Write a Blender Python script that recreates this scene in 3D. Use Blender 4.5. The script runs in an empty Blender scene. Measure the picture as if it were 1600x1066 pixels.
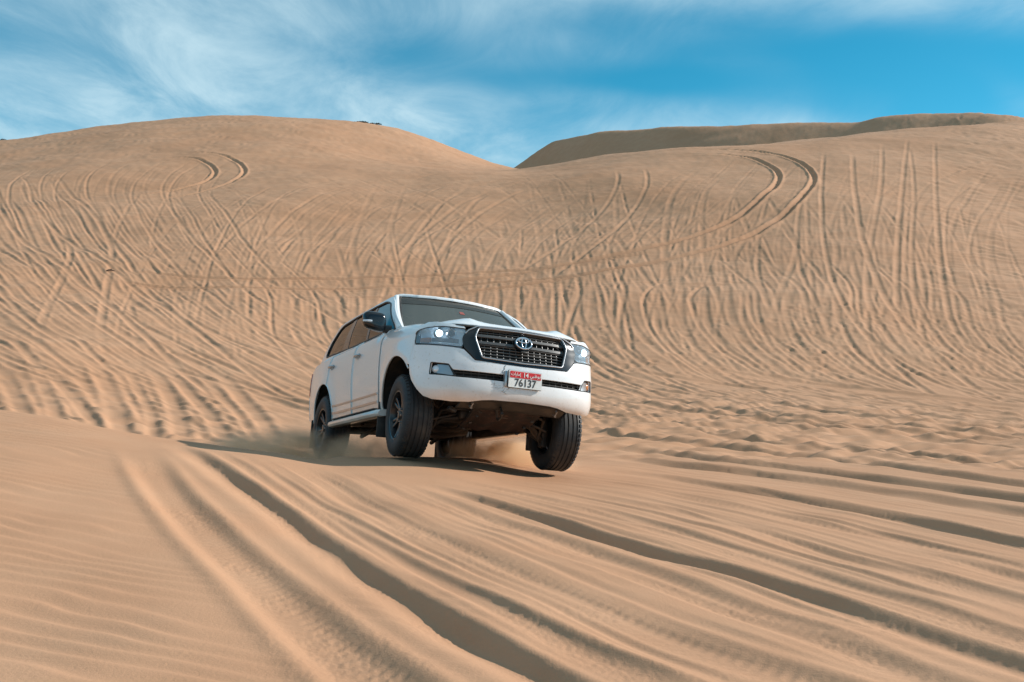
import bpy, bmesh, math, random
import numpy as np
from mathutils import Vector, Matrix
from mathutils.geometry import delaunay_2d_cdt

sc = bpy.context.scene
COL = sc.collection
# ------------------------------------------------------------------ camera
cam_d = bpy.data.cameras.new('camera')
cam_d.sensor_width = 36.0
cam_d.lens = 36.0
cam_d.clip_start = 0.05
cam_d.clip_end = 5000.0
cam = bpy.data.objects.new('camera', cam_d)
COL.objects.link(cam)
cam.location = (0, 0, 0)
cam.rotation_euler = (math.radians(90), 0, 0)
sc.camera = cam
# ------------------------------------------------------------------ sky and sun
SUN_AZ = math.radians(77)      # clockwise from the viewing direction (+Y)
SUN_EL = math.radians(27)
SUN_DIR = Vector((math.cos(SUN_EL) * math.sin(SUN_AZ), math.cos(SUN_EL) * math.cos(SUN_AZ), math.sin(SUN_EL)))
world = bpy.data.worlds.new('World')
sc.world = world
world.use_nodes = True
wn, wl = world.node_tree.nodes, world.node_tree.links
wn.clear()
w_out = wn.new('ShaderNodeOutputWorld')
w_bg = wn.new('ShaderNodeBackground')
w_bg.inputs['Strength'].default_value = 0.15
sky = wn.new('ShaderNodeTexSky')
sky.sky_type = 'NISHITA'
sky.sun_disc = False
sky.sun_elevation = SUN_EL
sky.sun_rotation = SUN_AZ
sky.altitude = 1500
sky.air_density = 0.85
sky.dust_density = 0.0
sky.ozone_density = 4.0
hs = wn.new('ShaderNodeHueSaturation')
hs.inputs['Hue'].default_value = 0.464
hs.inputs['Saturation'].default_value = 1.28
hs.inputs['Value'].default_value = .63
wl.new(sky.outputs[0], hs.inputs['Color'])
# thin cirrus: the view direction is carried up to a flat cloud layer
tc = wn.new('ShaderNodeTexCoord')
sep = wn.new('ShaderNodeSeparateXYZ')
wl.new(tc.outputs['Generated'], sep.inputs[0])
def wmath(op, a, b=None, clamp=False):
    n = wn.new('ShaderNodeMath'); n.operation = op; n.use_clamp = clamp
    for k, v in enumerate((a, b)):
        if v is None: continue
        if isinstance(v, (int, float)): n.inputs[k].default_value = v
        else: wl.new(v, n.inputs[k])
    return n.outputs[0]
zc = wmath('ADD', wmath('MAXIMUM', sep.outputs['Z'], 0.0), 0.06)
cmb = wn.new('ShaderNodeCombineXYZ')
wl.new(wmath('DIVIDE', sep.outputs['X'], zc), cmb.inputs[0])
wl.new(wmath('DIVIDE', sep.outputs['Y'], zc), cmb.inputs[1])
def wnoise(scale, detail, rough, dist, loc, rot, stretch):
    m = wn.new('ShaderNodeMapping')
    m.inputs['Location'].default_value = loc
    m.inputs['Rotation'].default_value = (0, 0, rot)
    m.inputs['Scale'].default_value = stretch
    wl.new(cmb.outputs[0], m.inputs['Vector'])
    n = wn.new('ShaderNodeTexNoise')
    n.inputs['Scale'].default_value = scale
    n.inputs['Detail'].default_value = detail
    n.inputs['Roughness'].default_value = rough
    n.inputs['Distortion'].default_value = dist
    wl.new(m.outputs[0], n.inputs['Vector'])
    return n.outputs['Fac']
def wramp(v, a, b):
    r = wn.new('ShaderNodeMapRange'); r.interpolation_type = 'SMOOTHSTEP'
    r.inputs['From Min'].default_value = a; r.inputs['From Max'].default_value = b
    wl.new(v, r.inputs['Value'])
    return r.outputs[0]
big = wramp(wnoise(0.42, 3, 0.5, 0.4, (5.63, 3.335, 0), 0.5, (1, 0.75, 1)), 0.37, 0.58)
fine = wramp(wnoise(2.4, 10, 0.64, 0.55, (4.475, 2.316, 0), 0.7, (1, 0.45, 1)), 0.28, 0.80)
cl = wmath('MULTIPLY', wmath('ADD', wmath('MULTIPLY', fine, 0.75), 0.30), big, True)
mixc = wn.new('ShaderNodeMixRGB')
mixc.inputs['Color2'].default_value = (3.2, 4.2, 4.6, 1)
wl.new(wmath('MULTIPLY', cl, 0.86), mixc.inputs['Fac'])
wl.new(hs.outputs[0], mixc.inputs['Color1'])
wl.new(mixc.outputs[0], w_bg.inputs['Color'])
wl.new(w_bg.outputs[0], w_out.inputs[0])
sun_d = bpy.data.lights.new('sun', 'SUN')
sun_d.energy = 3.9
sun_d.angle = math.radians(0.7)
sun_d.color = (1.0, 0.95, 0.88)
sun = bpy.data.objects.new('sun', sun_d)
COL.objects.link(sun)
sun.rotation_euler = SUN_DIR.to_track_quat('Z', 'Y').to_euler()
# ------------------------------------------------------------------ exposure
sc.view_settings.view_transform = 'Standard'
sc.view_settings.look = 'None'
sc.view_settings.exposure = 0.48
sc.view_settings.gamma = 1.0
sc.view_settings.use_curve_mapping = False
sc.cycles.use_denoising = True
sc.cycles.max_bounces = 8
sc.cycles.volume_bounces = 4
sc.cycles.volume_step_rate = 1.0
sc.cycles.transparent_max_bounces = 16

# ------------------------------------------------------------------ helpers
def tag(o, label=None, cat=None, group=None, kind=None):
    for k, v in (('label', label), ('category', cat), ('group', group), ('kind', kind)):
        if v: o[k] = v
    return o
def empty(name, parent=None, loc=(0, 0, 0)):
    o = bpy.data.objects.new(name, None); COL.objects.link(o)
    o.location = loc; o.parent = parent; o.empty_display_size = 0.1
    return o
def mesh_obj(name, V, F, mat, parent=None, smooth=True, sharp=None):
    me = bpy.data.meshes.new(name)
    me.from_pydata([tuple(v) for v in V], [], [tuple(f) for f in F])
    if mat: me.materials.append(mat)
    if smooth:
        me.polygons.foreach_set('use_smooth', np.ones(len(me.polygons), bool))
        if sharp: me.set_sharp_from_angle(angle=math.radians(sharp))
    me.update()
    o = bpy.data.objects.new(name, me); COL.objects.link(o); o.parent = parent
    return o
def bm_obj(name, bm, mat, parent=None, smooth=True, sharp=35):
    me = bpy.data.meshes.new(name); bm.to_mesh(me); bm.free()
    if mat: me.materials.append(mat)
    if smooth:
        me.polygons.foreach_set('use_smooth', np.ones(len(me.polygons), bool))
        me.set_sharp_from_angle(angle=math.radians(sharp))
    o = bpy.data.objects.new(name, me); COL.objects.link(o); o.parent = parent
    return o
def smooth01(a, b, x):
    t = np.clip((np.asarray(x, float) - a) / (b - a), 0, 1)
    return t * t * (3 - 2 * t)
def catmull(P, n=24):
    P = np.asarray(P, float); Q = np.vstack([2 * P[0] - P[1], P, 2 * P[-1] - P[-2]]); out = []
    t = np.linspace(0, 1, n, endpoint=False)[:, None]
    for i in range(1, len(Q) - 2):
        p0, p1, p2, p3 = Q[i - 1:i + 3]
        d1 = np.linalg.norm(p1 - p0) ** .5; d2 = np.linalg.norm(p2 - p1) ** .5; d3 = np.linalg.norm(p3 - p2) ** .5
        m1 = (p2 - p1) + d2 * ((p1 - p0) / d1 - (p2 - p0) / (d1 + d2))
        m2 = (p2 - p1) + d2 * ((p3 - p2) / d3 - (p3 - p1) / (d2 + d3))
        out.append((2*t**3 - 3*t**2 + 1) * p1 + (t**3 - 2*t**2 + t) * m1 + (-2*t**3 + 3*t**2) * p2 + (t**3 - t**2) * m2)
    out.append(P[-1:])
    return np.vstack(out)
def resample(P, step):
    P = np.asarray(P, float)
    d = np.concatenate([[0], np.cumsum(np.linalg.norm(np.diff(P, axis=0), axis=1))])
    n = max(2, int(d[-1] / step) + 1)
    s = np.linspace(0, d[-1], n)
    return np.stack([np.interp(s, d, P[:, k]) for k in range(P.shape[1])], 1), s
_rs = np.random.RandomState(7)
_PERM = _rs.permutation(512)
_ANG = _rs.rand(512) * 2 * np.pi
_GX, _GY = np.cos(_ANG), np.sin(_ANG)
def perlin(x, y, seed=0):
    x = np.asarray(x, float) + seed * 17.31; y = np.asarray(y, float) - seed * 9.77
    xi = np.floor(x).astype(np.int64); yi = np.floor(y).astype(np.int64)
    xf = x - xi; yf = y - yi
    u = xf**3 * (xf * (xf * 6 - 15) + 10); v = yf**3 * (yf * (yf * 6 - 15) + 10)
    def g(a, b, dx, dy):
        h = _PERM[(_PERM[(xi + a) & 511] + yi + b) & 511]
        return _GX[h] * dx + _GY[h] * dy
    n00 = g(0, 0, xf, yf); n10 = g(1, 0, xf - 1, yf); n01 = g(0, 1, xf, yf - 1); n11 = g(1, 1, xf - 1, yf - 1)
    return ((n00 * (1 - u) + n10 * u) * (1 - v) + (n01 * (1 - u) + n11 * u) * v) * 1.5
def material(name, col, rough=0.5, metal=0.0, coat=0.0, spec=0.5, emit=None, emit_s=0.0):
    m = bpy.data.materials.new(name); m.use_nodes = True
    b = m.node_tree.nodes['Principled BSDF']
    b.inputs['Base Color'].default_value = (*col, 1)
    b.inputs['Roughness'].default_value = rough
    b.inputs['Metallic'].default_value = metal
    b.inputs['Coat Weight'].default_value = coat
    b.inputs['Coat Roughness'].default_value = 0.04
    b.inputs['Specular IOR Level'].default_value = spec
    if emit:
        b.inputs['Emission Color'].default_value = (*emit, 1)
        b.inputs['Emission Strength'].default_value = emit_s
    return m
def noise_mix(m, col2, scale, lo, hi, detail=6, coords='Object', rough2=None, stretch=None):
    """second colour (dust, wear, grain) mixed in by noise"""
    nt = m.node_tree; b = nt.nodes['Principled BSDF']
    t = nt.nodes.new('ShaderNodeTexCoord'); n = nt.nodes.new('ShaderNodeTexNoise')
    n.inputs['Scale'].default_value = scale; n.inputs['Detail'].default_value = detail
    src = t.outputs[coords]
    if stretch:
        mp = nt.nodes.new('ShaderNodeMapping'); mp.inputs['Scale'].default_value = stretch
        nt.links.new(src, mp.inputs[0]); src = mp.outputs[0]
    nt.links.new(src, n.inputs['Vector'])
    r = nt.nodes.new('ShaderNodeMapRange'); r.inputs['From Min'].default_value = lo; r.inputs['From Max'].default_value = hi
    nt.links.new(n.outputs['Fac'], r.inputs['Value'])
    x = nt.nodes.new('ShaderNodeMixRGB')
    old = b.inputs['Base Color']
    if old.is_linked: nt.links.new(old.links[0].from_socket, x.inputs['Color1'])
    else: x.inputs['Color1'].default_value = old.default_value
    x.inputs['Color2'].default_value = (*col2, 1)
    nt.links.new(r.outputs[0], x.inputs['Fac']); nt.links.new(x.outputs[0], old)
    if rough2 is not None:
        q = nt.nodes.new('ShaderNodeMix'); q.inputs[2].default_value = b.inputs['Roughness'].default_value; q.inputs[3].default_value = rough2
        nt.links.new(r.outputs[0], q.inputs[0]); nt.links.new(q.outputs[0], b.inputs['Roughness'])
    return r.outputs[0]
# ------------------------------------------------------------------ terrain
FPX = 1600.0
def zr(Y, row): return (533.0 - row) / FPX * Y
def pchip(x, y, xq):
    x = np.asarray(x, float); y = np.asarray(y, float); h = np.diff(x); d = np.diff(y) / h; m = np.zeros_like(y)
    for i in range(1, len(x) - 1):
        if d[i-1] * d[i] > 0:
            w1 = 2 * h[i] + h[i-1]; w2 = h[i] + 2 * h[i-1]; m[i] = (w1 + w2) / (w1 / d[i-1] + w2 / d[i])
    m[0] = d[0]; m[-1] = d[-1]
    i = np.clip(np.searchsorted(x, xq) - 1, 0, len(x) - 2); t = np.clip((xq - x[i]) / h[i], 0, 1)
    return (2*t**3-3*t**2+1)*y[i] + (t**3-2*t**2+t)*h[i]*m[i] + (-2*t**3+3*t**2)*y[i+1] + (t**3-t**2)*h[i]*m[i+1]
# each profile runs from the camera's feet outwards: (distance, height) nearby, (distance, sight-line row) on the far dunes
PROF = [
 (-900, [(.8,-.98),(2,-.95),(3.3,-.88),(5,-.76),(7,-.62),(9,-.5),(10.5,-.48),(12.5,-.75),(16,-1.05)], [(20,612),(24,575),(32,495),(44,405),(60,320),(75,275),(92,255),(110,262),(150,310),(320,430),(900,500)]),
 (-300, [(.8,-1.08),(2,-1.05),(3.3,-1.0),(5,-.88),(7,-.74),(9,-.62),(10.3,-.60),(12.5,-.95),(16,-1.25)], [(20,620),(24,580),(32,498),(44,402),(60,312),(75,262),(92,236),(110,246),(150,300),(320,430),(900,500)]),
 (0, [(.8,-1.15),(2,-1.12),(3.3,-1.08),(5,-.98),(7,-.84),(9,-.715),(10,-.67),(11.5,-.90),(13.5,-1.2),(16,-1.36)], [(18,646),(20.5,612),(30,502),(42,400),(56,312),(66,266),(78,236),(92,220),(108,236),(150,300),(320,430),(900,500)]),
 (250, [(.8,-1.17),(2,-1.15),(3.3,-1.12),(5,-1.06),(7,-.99),(9,-.91),(10,-.95),(11,-1.10),(12.5,-1.33),(15,-1.57)], [(17,683),(20,645),(24,600),(32,500),(43,402),(56,307),(64,264),(76,217),(92,188),(108,210),(150,290),(320,430),(900,500)]),
 (410, [(.8,-1.18),(2,-1.16),(3.3,-1.14),(5,-1.12),(7,-1.07),(8.7,-1.01),(9.8,-1.05),(11,-1.22),(12.5,-1.44),(15,-1.66)], [(18,684),(21,646),(25,600),(33,500),(43,402),(56,304),(63,270),(74,222),(92,180),(108,204),(150,290),(320,430),(900,500)]),
 (500, [(.8,-1.18),(2,-1.17),(3.3,-1.15),(5,-1.15),(7,-1.13),(8.6,-1.10),(9.8,-1.13),(10.8,-1.27),(12.6,-1.48),(15,-1.68)], [(19,678),(22,640),(25.5,602),(34,500),(44,402),(56,303),(63,271),(74,230),(92,184),(108,208),(150,290),(320,430),(900,500)]),
 (600, [(.8,-1.18),(2,-1.17),(3.3,-1.15),(5,-1.16),(7,-1.16),(8.6,-1.14),(9.8,-1.13),(10.6,-1.20),(12.6,-1.50),(15,-1.68)], [(19,676),(22,640),(26,602),(34,500),(44.5,400),(57,303),(64,272),(76,244),(94,196),(108,218),(150,290),(320,430),(900,500)]),
 (700, [(.8,-1.18),(2,-1.17),(3.3,-1.15),(5,-1.17),(7,-1.19),(8.6,-1.19),(9.9,-1.19),(10.8,-1.22),(12.6,-1.42),(15,-1.66)], [(19,674),(22,640),(26,602),(34.5,500),(45,400),(57,304),(64,272),(78,254),(94,228),(108,242),(150,295),(320,430),(900,500)]),
 (800, [(.8,-1.18),(2,-1.17),(3.3,-1.15),(5,-1.18),(7,-1.23),(9,-1.29),(10.3,-1.35),(11.2,-1.37),(13,-1.50),(15.5,-1.67)], [(19,672),(22,640),(26,602),(34,500),(45,400),(57,304),(63,276),(68,266),(80,270),(94,266),(110,278),(150,310),(320,430),(900,500)]),
 (900, [(.8,-1.18),(2,-1.17),(3.3,-1.16),(5,-1.20),(7,-1.27),(9,-1.34),(10.6,-1.42),(13,-1.57),(15.5,-1.67)], [(19,670),(22,640),(26,602),(33.5,500),(44,400),(55.5,302),(62,266),(68,250),(80,262),(94,275),(110,285),(150,310),(320,430),(900,500)]),
 (1000, [(.8,-1.18),(2,-1.17),(3.3,-1.16),(5,-1.22),(7,-1.30),(9,-1.38),(11,-1.47),(13,-1.56),(16,-1.66)], [(19,668),(22,640),(26,602),(33,500),(43,400),(54,300),(61,258),(68,237),(80,252),(94,270),(110,285),(150,310),(320,430),(900,500)]),
 (1150, [(.8,-1.18),(2,-1.18),(3.3,-1.17),(5,-1.25),(7,-1.35),(9,-1.44),(11,-1.52),(13,-1.60),(16,-1.69)], [(19,670),(22.5,638),(26.5,602),(33,500),(42,400),(53,300),(61,250),(70,227),(80,240),(94,262),(110,280),(150,310),(320,430),(900,500)]),
 (1300, [(.8,-1.18),(2,-1.18),(3.3,-1.18),(5,-1.28),(7,-1.40),(9,-1.50),(11,-1.58),(13,-1.65),(16,-1.73)], [(19,674),(23,636),(27,602),(33,500),(41.5,400),(52.5,300),(61,246),(72,214),(82,226),(96,252),(110,275),(150,310),(320,430),(900,500)]),
 (1450, [(.8,-1.18),(2,-1.19),(3.3,-1.19),(5,-1.30),(7,-1.43),(9,-1.54),(11,-1.63),(13,-1.70),(16,-1.78)], [(19,680),(23,642),(27.5,603),(33.5,500),(42,400),(53,300),(62,238),(75,199),(84,210),(98,240),(114,265),(150,310),(320,430),(900,500)]),
 (1600, [(.8,-1.18),(2,-1.19),(3.3,-1.20),(5,-1.32),(7,-1.46),(9,-1.58),(11,-1.68),(13,-1.76),(16,-1.83)], [(19,688),(23,650),(28,606),(34,502),(42.5,402),(54,300),(64,232),(78,186),(88,196),(102,225),(120,255),(150,300),(320,430),(900,500)]),
 (2000, [(.8,-1.18),(2,-1.20),(3.3,-1.22),(5,-1.34),(7,-1.48),(9,-1.60),(11,-1.70),(13,-1.78),(16,-1.86)], [(20,690),(24,650),(30,606),(37,508),(46,420),(58,330),(70,275),(86,245),(98,262),(120,300),(150,330),(320,440),(900,500)]),
 (2700, [(.8,-1.18),(2,-1.20),(3.3,-1.22),(5,-1.34),(7,-1.48),(9,-1.60),(11,-1.70),(13,-1.78),(16,-1.86)], [(20,690),(24,655),(30,616),(37,540),(46,480),(58,425),(70,395),(86,380),(98,390),(120,410),(150,430),(320,470),(900,505)]),
]
LN = np.linspace(math.log(.8), math.log(900), 420)
_pc = np.array([p[0] for p in PROF], float)
_tab = np.array([pchip([math.log(a) for a, _ in n] + [math.log(a) for a, _ in f], [b for _, b in n] + [zr(a, b) for a, b in f], LN) for _, n, f in PROF])
# even spacing across, smooth in both directions
PXG = np.arange(-900, 2701, 20.0)
_T = np.array([pchip(_pc, _tab[:, k], PXG) for k in range(len(LN))]).T
_ker = np.exp(-.5 * (np.arange(-5, 6) / 2.0) ** 2); _ker /= _ker.sum()
_Tp = np.pad(_T, ((5, 5), (0, 0)), mode='edge'); _T = sum(_ker[i] * _Tp[i:i + len(PXG)] for i in range(11))
_k2 = np.exp(-.5 * (np.arange(-3, 4) / 1.1) ** 2); _k2 /= _k2.sum()
_Tp = np.pad(_T, ((0, 0), (3, 3)), mode='edge'); _T = sum(_k2[i] * _Tp[:, i:i + len(LN)] for i in range(7))
BACK = np.array([(740,142,330),(790,142,272),(830,140,243),(870,136,220),(920,131,209),(1000,124,202),(1100,116,196),(1200,110,193.5),(1330,103,192),(1380,100,184),(1440,97,178),(1500,94,175),(1570,90,182),(1640,88,196),(1760,84,225),(2000,82,280)], float)
def base_z(X, Y):
    X = np.asarray(X, float); Y = np.asarray(Y, float)
    r = np.hypot(X, Y); th = np.arctan2(X, Y)
    tc_ = np.clip(th, -math.radians(46.7), math.radians(49.9))
    px = 800 + FPX * np.tan(tc_); D = np.maximum(np.where(np.abs(th - tc_) < 1e-9, Y, r * np.cos(tc_)), .8)
    u = np.clip((px + 900) / 20.0, 0, len(PXG) - 1.001); v = np.clip((np.log(D) - LN[0]) / (LN[1] - LN[0]), 0, len(LN) - 1.001)
    i = u.astype(int); j = v.astype(int); fu = u - i; fv = v - j
    z = (_T[i, j] * (1 - fu) + _T[i + 1, j] * fu) * (1 - fv) + (_T[i, j + 1] * (1 - fu) + _T[i + 1, j + 1] * fu) * fv
    # slip face of the dune behind on the right
    yc = pchip(BACK[:, 0], BACK[:, 1], np.clip(px, 740, 2000)); rc = pchip(BACK[:, 0], BACK[:, 2], np.clip(px, 740, 2000)); zc_ = zr(yc, rc)
    e_ = D - yc; zb = zc_ + .19 * e_ - .41 * np.sqrt(e_ * e_ + 1.5) + .41 * 1.22 ; zb = zb - 60 * smooth01(740, 560, px)
    z = np.where(D > 60, np.maximum(z, zb), z)
    back = smooth01(math.radians(60), math.radians(120), np.abs(th))
    far = -1.2 + 3.5 * np.maximum(0, perlin(X / 45, Y / 45, 3)) * smooth01(6, 30, r)
    return z * (1 - back) + far * back
_YS = np.exp(np.linspace(math.log(1.2), math.log(170), 1500))
def px_ground(pts, ymin=0.0):
    """where the sight line through a picture point meets the sand"""
    out = []
    for px, row in pts:
        X = (px - 800) / FPX * _YS; z = base_z(X, _YS); rows = 533 - FPX * z / _YS
        ok = np.where((rows <= row) & (_YS > ymin))[0]
        k = ok[0] if len(ok) else len(_YS) - 1
        out.append((X[k], _YS[k]))
    return np.array(out)
class Raster:
    def __init__(s, x0, x1, y0, y1, res):
        s.x0, s.y0, s.res = x0, y0, res; s.nx = int((x1 - x0) / res); s.ny = int((y1 - y0) / res)
        s.a = np.zeros((s.ny, s.nx), np.float32)
    def rut(s, P, width, depth, berm, shade_side=0.0, tread=0.0, keep=0.0, fade=(.0, .0), wob=0.0, seed=0, asym=False, full=False):
        """press one wheel rut along the ground line P"""
        Q, d = resample(P, s.res * .7)
        if len(Q) < 6: return
        if wob:
            T = np.gradient(Q, axis=0); T /= np.linalg.norm(T, axis=1)[:, None] + 1e-9
            Q = Q + np.stack([-T[:, 1], T[:, 0]], 1) * (perlin(d / 2.2, d * 0 + seed, 5) * wob)[:, None]
        T = np.gradient(Q, axis=0); T /= np.linalg.norm(T, axis=1)[:, None] + 1e-9; N = np.stack([-T[:, 1], T[:, 0]], 1)
        R = width * 2.1
        o = np.arange(-R, R + s.res, s.res * .7)
        vari = 1 + .5 * perlin(d / 2.6, d * 0 + seed * 3.1, 2) + .14 * perlin(d / .6, d * 0 + seed, 4)
        vari = vari * (1 - (0 if full else .28) * smooth01(30, 62, Q[:, 1]))
        L = d[-1]; env = np.ones_like(d)
        if fade[0]: env *= smooth01(0, fade[0] * L, d)
        if fade[1]: env *= smooth01(L, L - fade[1] * L, d)
        au = np.abs(o) / width
        cut = np.exp(-(au / .82) ** 4); bm_ = np.exp(-((au - 1.28) / .36) ** 2) * (1 + shade_side * np.sign(o))
        if asym:   # long gentle near flank, short steep far wall with a crisp lip
            a_ = o / width; cut = smooth01(-1.9, .05, a_) ** 1.3 * (1 - smooth01(.12, .98, a_)); bm_ = np.exp(-((a_ - 1.12) / .30) ** 2) + .25 * np.exp(-((a_ + 1.7) / .5) ** 2)
        H = -depth * cut[None, :] * env[:, None] * vari[:, None] + berm * bm_[None, :] * (env * (1 + .5 * perlin(d / .8, d * 0 + seed * 1.7, 6)))[:, None]
        if tread:
            ph = d[:, None] / .075 + np.abs(o)[None, :] / .16
            H += tread * np.sin(2 * np.pi * ph) * cut[None, :] * env[:, None]
        w = (np.exp(-(au / 1.15) ** 4) * (1 - keep))[None, :] * np.minimum(env, 1)[:, None]
        PX = Q[:, None, 0] + N[:, None, 0] * o; PY = Q[:, None, 1] + N[:, None, 1] * o
        ix = ((PX - s.x0) / s.res).astype(int); iy = ((PY - s.y0) / s.res).astype(int)
        ok = (ix >= 0) & (ix < s.nx) & (iy >= 0) & (iy < s.ny)
        ix, iy, H, w = ix[ok], iy[ok], H[ok], np.broadcast_to(w, ok.shape)[ok]
        s.a[iy, ix] = s.a[iy, ix] * (1 - w) + H
    def pit(s, x, y, r, depth):
        i0 = int((x - 3 * r - s.x0) / s.res); i1 = int((x + 3 * r - s.x0) / s.res) + 2; j0 = int((y - 3 * r - s.y0) / s.res); j1 = int((y + 3 * r - s.y0) / s.res) + 2
        if i0 < 0 or j0 < 0 or i1 >= s.nx or j1 >= s.ny: return
        gx = s.x0 + np.arange(i0, i1) * s.res - x; gy = s.y0 + np.arange(j0, j1) * s.res - y
        q = (gx[None, :] ** 2 + gy[:, None] ** 2) / r ** 2
        s.a[j0:j1, i0:i1] += -depth * np.exp(-q) + .45 * depth * np.exp(-((np.sqrt(q) - 1.35) / .45) ** 2)
    def blur(s, k=1):
        for _ in range(k):
            a = s.a; a[1:-1] = .25 * a[:-2] + .5 * a[1:-1] + .25 * a[2:]; a[:, 1:-1] = .25 * a[:, :-2] + .5 * a[:, 1:-1] + .25 * a[:, 2:]
    def sample(s, X, Y):
        u = np.clip((X - s.x0) / s.res, 0, s.nx - 1.001); v = np.clip((Y - s.y0) / s.res, 0, s.ny - 1.001)
        i = u.astype(int); j = v.astype(int); fu = u - i; fv = v - j
        m = smooth01(0, 30, u) * smooth01(s.nx - 1, s.nx - 31, u) * smooth01(0, 12, v) * smooth01(s.ny - 1, s.ny - 31, v)
        return m * ((s.a[j, i] * (1 - fu) + s.a[j, i + 1] * fu) * (1 - fv) + (s.a[j + 1, i] * (1 - fu) + s.a[j + 1, i + 1] * fu) * fv)
rnd = random.Random(11)
FAR = Raster(-62, 62, 12, 98, 0.04)
def pair(pts, depth=.07, width=.16, gauge=1.62, ymin=12.5, n=20, fade=(.12, .05), berm=.5, wob=.02, full=False, keep=.25):
    P = catmull(px_ground(pts, ymin), n)
    P, d = resample(P, .25)
    # even out the little steps left by reading points off the slope
    k = np.ones(17) / 17
    P = np.stack([np.convolve(np.pad(P[:, c], 8, mode='edge'), k, mode='valid') for c in (0, 1)], 1)
    T = np.gradient(P, axis=0); T /= np.linalg.norm(T, axis=1)[:, None] + 1e-9; N = np.stack([-T[:, 1], T[:, 0]], 1)
    for sg in (-.5, .5):
        FAR.rut(P + N * sg * gauge, width * rnd.uniform(.9, 1.15), depth * rnd.uniform(.8, 1.2), depth * berm, fade=fade, wob=wob, seed=rnd.random() * 50, keep=keep, full=full)
def jit(pts, jx, jy):
    ax, ay = rnd.uniform(-jx, jx), rnd.uniform(-jy, jy)
    return [(x + ax + rnd.uniform(-.10, .10) * jx, y + ay * .5 + rnd.uniform(-.08, .08) * jy) for x, y in pts]
tracks = []
for k in range(54):      # down the middle and right of the face, bending off to the right at its foot
    u = 430 + 1130 * (k + rnd.random()) / 54; rt = rnd.uniform(262, 440) if u > 800 else rnd.uniform(300, 450)
    b = rnd.uniform(-110, 70); c = rnd.uniform(.75, 1.3)
    tracks.append(jit([(u + b, rt), (u + b * .55, (rt + 450) / 2), (u + 4, 452), (u + 14, 515), (u + 62 * c, 566), (u + 150 * c, 606), (u + 285 * c, 640), (u + 440 * c, 672), (u + 640 * c, 700)], 14, 10))
for k in range(46):      # left part, slanting down to the right
    u = -260 + 640 * (k + rnd.random()) / 46; rt = rnd.uniform(265, 360); c = rnd.uniform(.7, 1.15)
    tracks.append(jit([(u - 10, rt), (u + 30 * c, rt + 60), (u + 95 * c, 430), (u + 180 * c, 500), (u + 285 * c, 556), (u + 420 * c, 612), (u + 560 * c, 655), (u + 690 * c, 680)], 16, 10))
for k in range(26):      # arcs that lean the other way
    u = 230 + 900 * (k + rnd.random()) / 26; c = rnd.uniform(.6, 1.3); h = rnd.uniform(-12, 22)
    tracks.append(jit([(u, 555), (u + 4, 480), (u + 22 * c, 412), (u + 62 * c, 352 + h), (u + 140 * c, 302 + h), (u + 250 * c, 282 + h)], 12, 8))
for k in range(16):      # close to straight up and down
    u = 120 + 1400 * (k + rnd.random()) / 16
    tracks.append(jit([(u + rnd.uniform(-90, 90), rnd.uniform(268, 320)), (u + rnd.uniform(-35, 35), 380), (u, 450), (u + rnd.uniform(-30, 40), 540), (u + rnd.uniform(0, 110), 610)], 10, 8))
for k in range(12):      # left shoulder hooks
    u = 10 + 330 * k / 12
    tracks.append(jit([(u + 75, 243), (u + 28, 262), (u, 290), (u + 12, 335), (u + 55, 392), (u + 120, 450)], 8, 5))
for k in range(6):      # slanting down to the right across the middle
    u = 180 + 800 * (k + rnd.random()) / 6; c = rnd.uniform(.5, 1.5)
    tracks.append(jit([(u - 50 * c, 272), (u, 300), (u + 62 * c, 352), (u + 125 * c, 420), (u + 180 * c, 480), (u + 250 * c, 545)], 12, 8))
for k in range(22):      # broad arcs rising to the right
    u = 240 + 900 * (k + rnd.random()) / 22; c = rnd.uniform(.8, 1.6)
    tracks.append(jit([(u - 20, 470), (u, 425), (u + 32 * c, 368), (u + 95 * c, 312), (u + 165 * c, 286), (u + 250 * c, 274)], 10, 6))
for k in range(14):      # sweeps along the shoulder below the crest
    u = 330 + 900 * (k + rnd.random()) / 14; h = rnd.uniform(-14, 30)
    tracks.append(jit([(u - 190, 330 + h), (u - 90, 302 + h), (u + 20, 284 + h), (u + 150, 272 + h * .8), (u + 290, 264 + h * .6)], 10, 5))
for k in range(18):      # up to the right-hand crest
    u = 1010 + 600 * (k + rnd.random()) / 18
    tracks.append(jit([(u + rnd.uniform(20, 110), rnd.uniform(232, 262)), (u + rnd.uniform(0, 40), 300), (u - 8, 370), (u, 440), (u + 30, 510)], 10, 6))
rnd.shuffle(tracks)
for t_ in tracks: pair(t_, depth=rnd.choice((.011, .015, .020, .026, .034)), width=rnd.choice((.08, .09, .10, .115, .14)), fade=(rnd.uniform(.05, .35), rnd.uniform(.05, .4)))
for t_ in ([(170, 425), (300, 437), (500, 443), (700, 440), (900, 424), (1050, 400)],
           [(-60, 500), (40, 560), (150, 640)], [(60, 520), (120, 575), (210, 660)], [(20, 290), (40, 345), (150, 425), (250, 505), (340, 580), (460, 655)],
           [(1400, 222), (1403, 300), (1392, 400), (1398, 480), (1440, 545), (1520, 600)], [(1440, 215), (1436, 320), (1438, 440), (1455, 520), (1510, 580)],
           [(985, 262), (990, 290), (950, 345), (890, 400), (820, 440)], [(1310, 235), (1312, 330), (1330, 420), (1370, 500), (1450, 580), (1560, 640)]):
    pair(t_, depth=.14 if t_[0] == (170, 425) else .032, width=.12, fade=(.12, .08), full=True, keep=.05)
pair([(230, 245), (300, 243), (340, 250), (362, 263), (350, 278), (308, 292), (240, 308), (170, 318)], depth=.085, width=.15, gauge=1.75, fade=(.25, .25), berm=.8, full=True, keep=0)
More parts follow.
